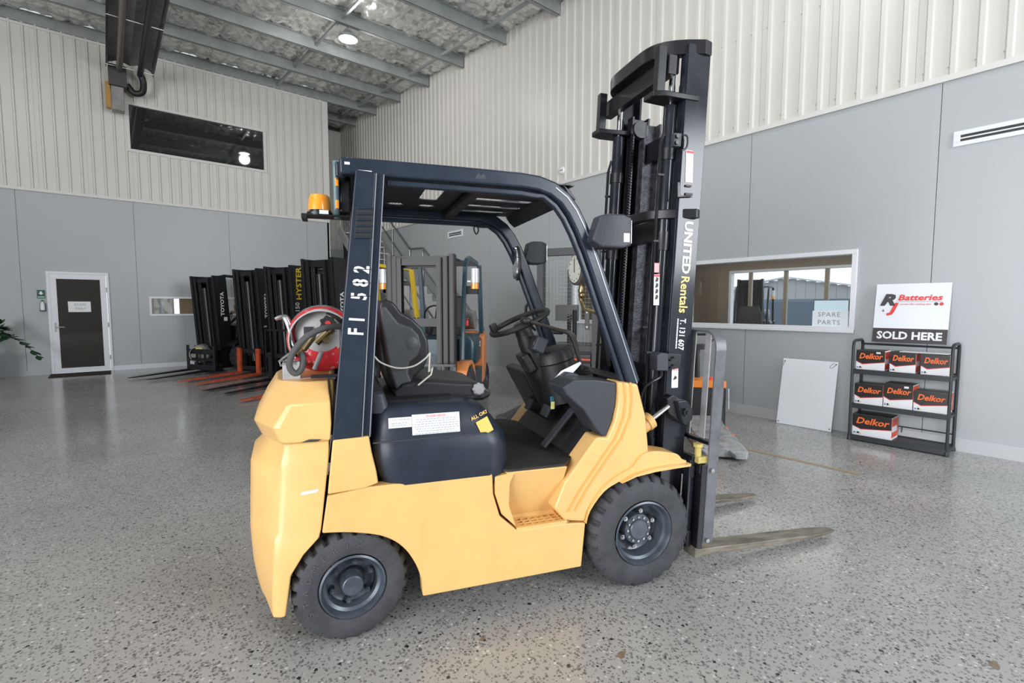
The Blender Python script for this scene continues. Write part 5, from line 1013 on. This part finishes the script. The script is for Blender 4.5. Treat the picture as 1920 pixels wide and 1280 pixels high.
# gas bottle carried on the first truck's forks
g2 = thing('gas_bottle', (0, 0, 0), 0, 'dusty grey gas bottle with yellow label lying on the farthest forks', 'gas bottle')
a = R(H_+2); tx, ty, _ = at_tip(.42, 11.62, H_+2, 1.62)
g2.location = (tx+.78*math.cos(a)-.16*math.sin(a)+.05, ty+.78*math.sin(a)+.16*math.cos(a)+.26, .40); g2.rotation_euler = (0, 0, R(-18))
bottle(g2, .19, -.20, .22, mat('dusty_bottle', (.28, .27, .25), .6, dirt=(.12, .11, .10), vscale=10), BGR)
B().prism([(-.08, .06), (.08, .06), (.06, .14), (-.05, .15)], -.265, -.258).build('yellow_label', YTX, g2)
cp = thing('carriage_plate', (tx+.86*math.cos(a)-.30*math.sin(a), ty+.86*math.sin(a)+.30*math.cos(a), 0), a, 'black slotted clamp frame standing on the farthest forks', 'frame')
cb_ = B().box(0, .03, -.42, -.36, .09, .60).box(0, .03, .36, .42, .09, .60).box(0, .03, -.36, .36, .09, .20).box(0, .03, -.36, .36, .28, .34).box(0, .03, -.36, .36, .42, .52)
for y in (-.12, .12): cb_.box(0, .03, y-.02, y+.02, .2, .42)
cb_.build('frame_plate', BLK, cp, bev=.004)

# walkie stacker with mesh guard
ws = thing('pallet_stacker', (4.95, 4.78, 0), R(206), 'black pedestrian stacker with mesh guard and red strip behind the dash', 'stacker')
SM = mat('stacker_frame', (.04, .042, .045), .45)
for y in (-.40, .40): B().box(-.06, .06, y-.045, y+.045, .05, 2.22).build('mast_upright', SM, ws, bev=.004)
for q in ((-.05, .05, -.36, .36, 2.10, 2.20), (-.05, .05, -.36, .36, .10, .3), (-.02, .04, -.36, .36, .78, .86)): B().box(*q).build('crossbar', SM, ws, bev=.004)
B().box(.04, .06, -.34, .34, .38, .62).box(.04, .06, -.34, .34, .70, .74).build('carriage', SM, ws)
B().box(.062, .07, -.34, .34, .66, .69).build('red_strip', mat('red_strip', (.6, .07, .03), .4), ws)
m_ = B()
for i in range(24): z = .88+i*.052; m_.box(-.001, .001, -.36, .36, z, z+.002)
for i in range(15): y = -.36+i*.05; m_.box(-.001, .001, y, y+.002, .85, 2.1)
m_.build('mesh_guard', GALV, ws, kind='stuff')
B().cyl((-.05, 0, .3), (-.05, 0, 1.9), .03).build('lift_cylinder', BLK, ws)
B().tube([(.08, .12, .95), (.08, .12, 1.35)], .03, 10).tube([(.08, -.05, 1.05), (.08, -.20, 1.05)], .04, 10).box(.03, .08, -.16, .16, 1.2, 1.42).build('pump_gear', BLK, ws)
sp_ = B(); sp_.tube([(.10+.028*math.cos(k*.9), .05+.028*math.sin(k*.9), .80+k*.0055) for k in range(90)], .006, 5).build('coiled_cable', PLA, ws)
B().box(.05, .07, .26, .32, 1.08, 1.36).build('switch_plate', BLK, ws); B().cyl((.072, .29, 1.12), (.07, .29, 1.12), .012).cyl((.076, .29, 1.32), (.07, .29, 1.32), .012).build('white_button', WHT, ws)
B().loft([rrect(-.75, -.08, .38, .08, z) for z in (.1, .75, .85)]).build('motor_body', SM, ws, bev=.01)
for y in (-.33, .33):
    B().bar((.0, y, .10), (1.35, y, .075), .10, .09).build('leg', SM, ws, bev=.01); B().cyl((1.38, y-.045, .045), (1.38, y+.045, .045), .044).build('leg_wheel', PLA, ws)
B().box(1.30, 1.46, -.40, -.26, .06, .12).build('leg_cap', SM, ws)

# pressure gauge test unit hung on the stacker
gx, gy = (2.210, 2.028)
# powered pallet jack behind the load backrest
pj = thing('pallet_jack', (5.12, 2.88, 0), R(221), 'black and orange pallet jack with plastic-wrapped forks behind the mast', 'pallet jack')
B().loft([rrect(-.28, .10, w, .05, z) for z, w in ((.06, .26), (.48, .26), (.50, .25))]).build('battery_body', PLA, pj, bev=.01)
B().loft([rrect(-.28, .10, w, .05, z) for z, w in ((.502, .262), (.565, .262), (.58, .25))]).build('orange_cover', mat('jack_orange', (.85, .25, .03), .4), pj, bev=.008)
B().tube([(-.18, 0, .56), (-.22, 0, .85), (-.26, 0, .93)], [.03, .025, .05], 10).loft([rrect(-.36, -.20, .10, .04, z) for z in (.90, .96)]).tube([(-.26, -.10, .94), (-.32, -.22, 1.03), (-.36, -.12, 1.07), (-.36, .12, 1.07), (-.32, .22, 1.03), (-.26, .10, .94)], .015, 8).build('tiller', PLA, pj)
B().cyl((.0, .1, .58), (.0, .1, .605), .025).build('emergency_button', RED, pj); B().tube([(.11, .27, .50), (.14, .27, .28)], .006, 6).build('cable', STL, pj)
WR = mat('clear_wrap', (.40, .41, .42), .22, bump=.5, bscale=18, vary=.4, vscale=9)
for y in (-.125, .125):
    B().loft([[(x, y-w*.8, .03), (x, y+w, .03), (x, y+w, z), (x, y-w, z)] for x, w, z in ((.10, .085, .13), (.7, .085, .115), (1.10, .08, .09), (1.16, .05, .07))]).build('fork', WR, pj, bev=.012)
    B().cyl((1.0, y-.04, .04), (1.0, y+.04, .04), .038).build('fork_roller', PLA, pj)
B().loft([[(x, -.20, .02), (x, .20, .02), (x, .18, z), (x, -.18, z)] for x, z in ((.11, .20), (.4, .15), (.8, .12), (1.08, .105))]).build('plastic_wrap', WR, pj, bev=.01, ang=60)
for x in (.38, .62): B().box(x, x+.022, -.205, .205, .015, .165-.06*x).build('orange_strap', mat('strap_orange', (.8, .2, .08), .5), pj)
B().cyl((-.2, -.05, .1), (-.2, .05, .1), .1).build('drive_wheel', RUB, pj)

# gauge mounted by the front leg of the forklift
ga = thing('pressure_gauge', (0, 0, 0), 0, 'round steel dial gauge on a brass fitting behind the front leg', 'gauge')

yd = truck((*(7.257, 0.956),)[:0] or (16.0, (7.324, 0.955)[0], -.05), R(196), 'dark forklift parked outside beyond the office window', 2.3, name='yard_forklift')
del yd['group']
GP = bpy.data.objects['pressure_gauge']
GP.matrix_world = Matrix.Translation((2.193, 1.908, 0)) @ Matrix.Rotation(R(-20.5), 4, 'Z') @ Matrix.Translation(((-0.009, 1.623)[0]+.0, .15, (-0.009, 1.623)[1]))
B().lathe([(-.045, .001), (-.045, .085), (-.04, .097), (.045, .097), (.05, .08), (.05, .001)], (0, 0, 0), 'x', 36).build('case', mat('gauge_steel', (.33, .31, .28), .3, metal=.8, vary=.2, vscale=12), GP)
B().lathe([(-.047, .001), (-.047, .082)], (0, 0, 0), 'x', 36).build('dial', mat('dial_cream', (.70, .70, .62), .5), GP)
B().box(-.050, -.048, -.003, .003, -.02, .06).build('needle', BKT, GP)
for k in range(12): a = R(k*30); B().box(-.0495, -.048, .068*math.cos(a)-.003, .068*math.cos(a)+.003, .068*math.sin(a)-.003, .068*math.sin(a)+.003).build('dial_mark', BKT, GP)
B().tube([(0, 0, -.095), (0, 0, -.13), (0, 0, -.15), (0, 0, -.19)], [.012, .02, .014, .014], 10).sphere((.0, -.01, -.155), .022).tube([(0, 0, -.19), (.02, 0, -.24), (.10, 0, -.26), (.16, 0, -.31)], .012, 8).build('fitting', BRS, GP)
B().bar((.05, 0, 0), (.12, 0, -.05), .03, .03).bar((.10, 0, -.02), (.20, .02, -.60), .03, .03).build('mounting_arm', BLK, GP)
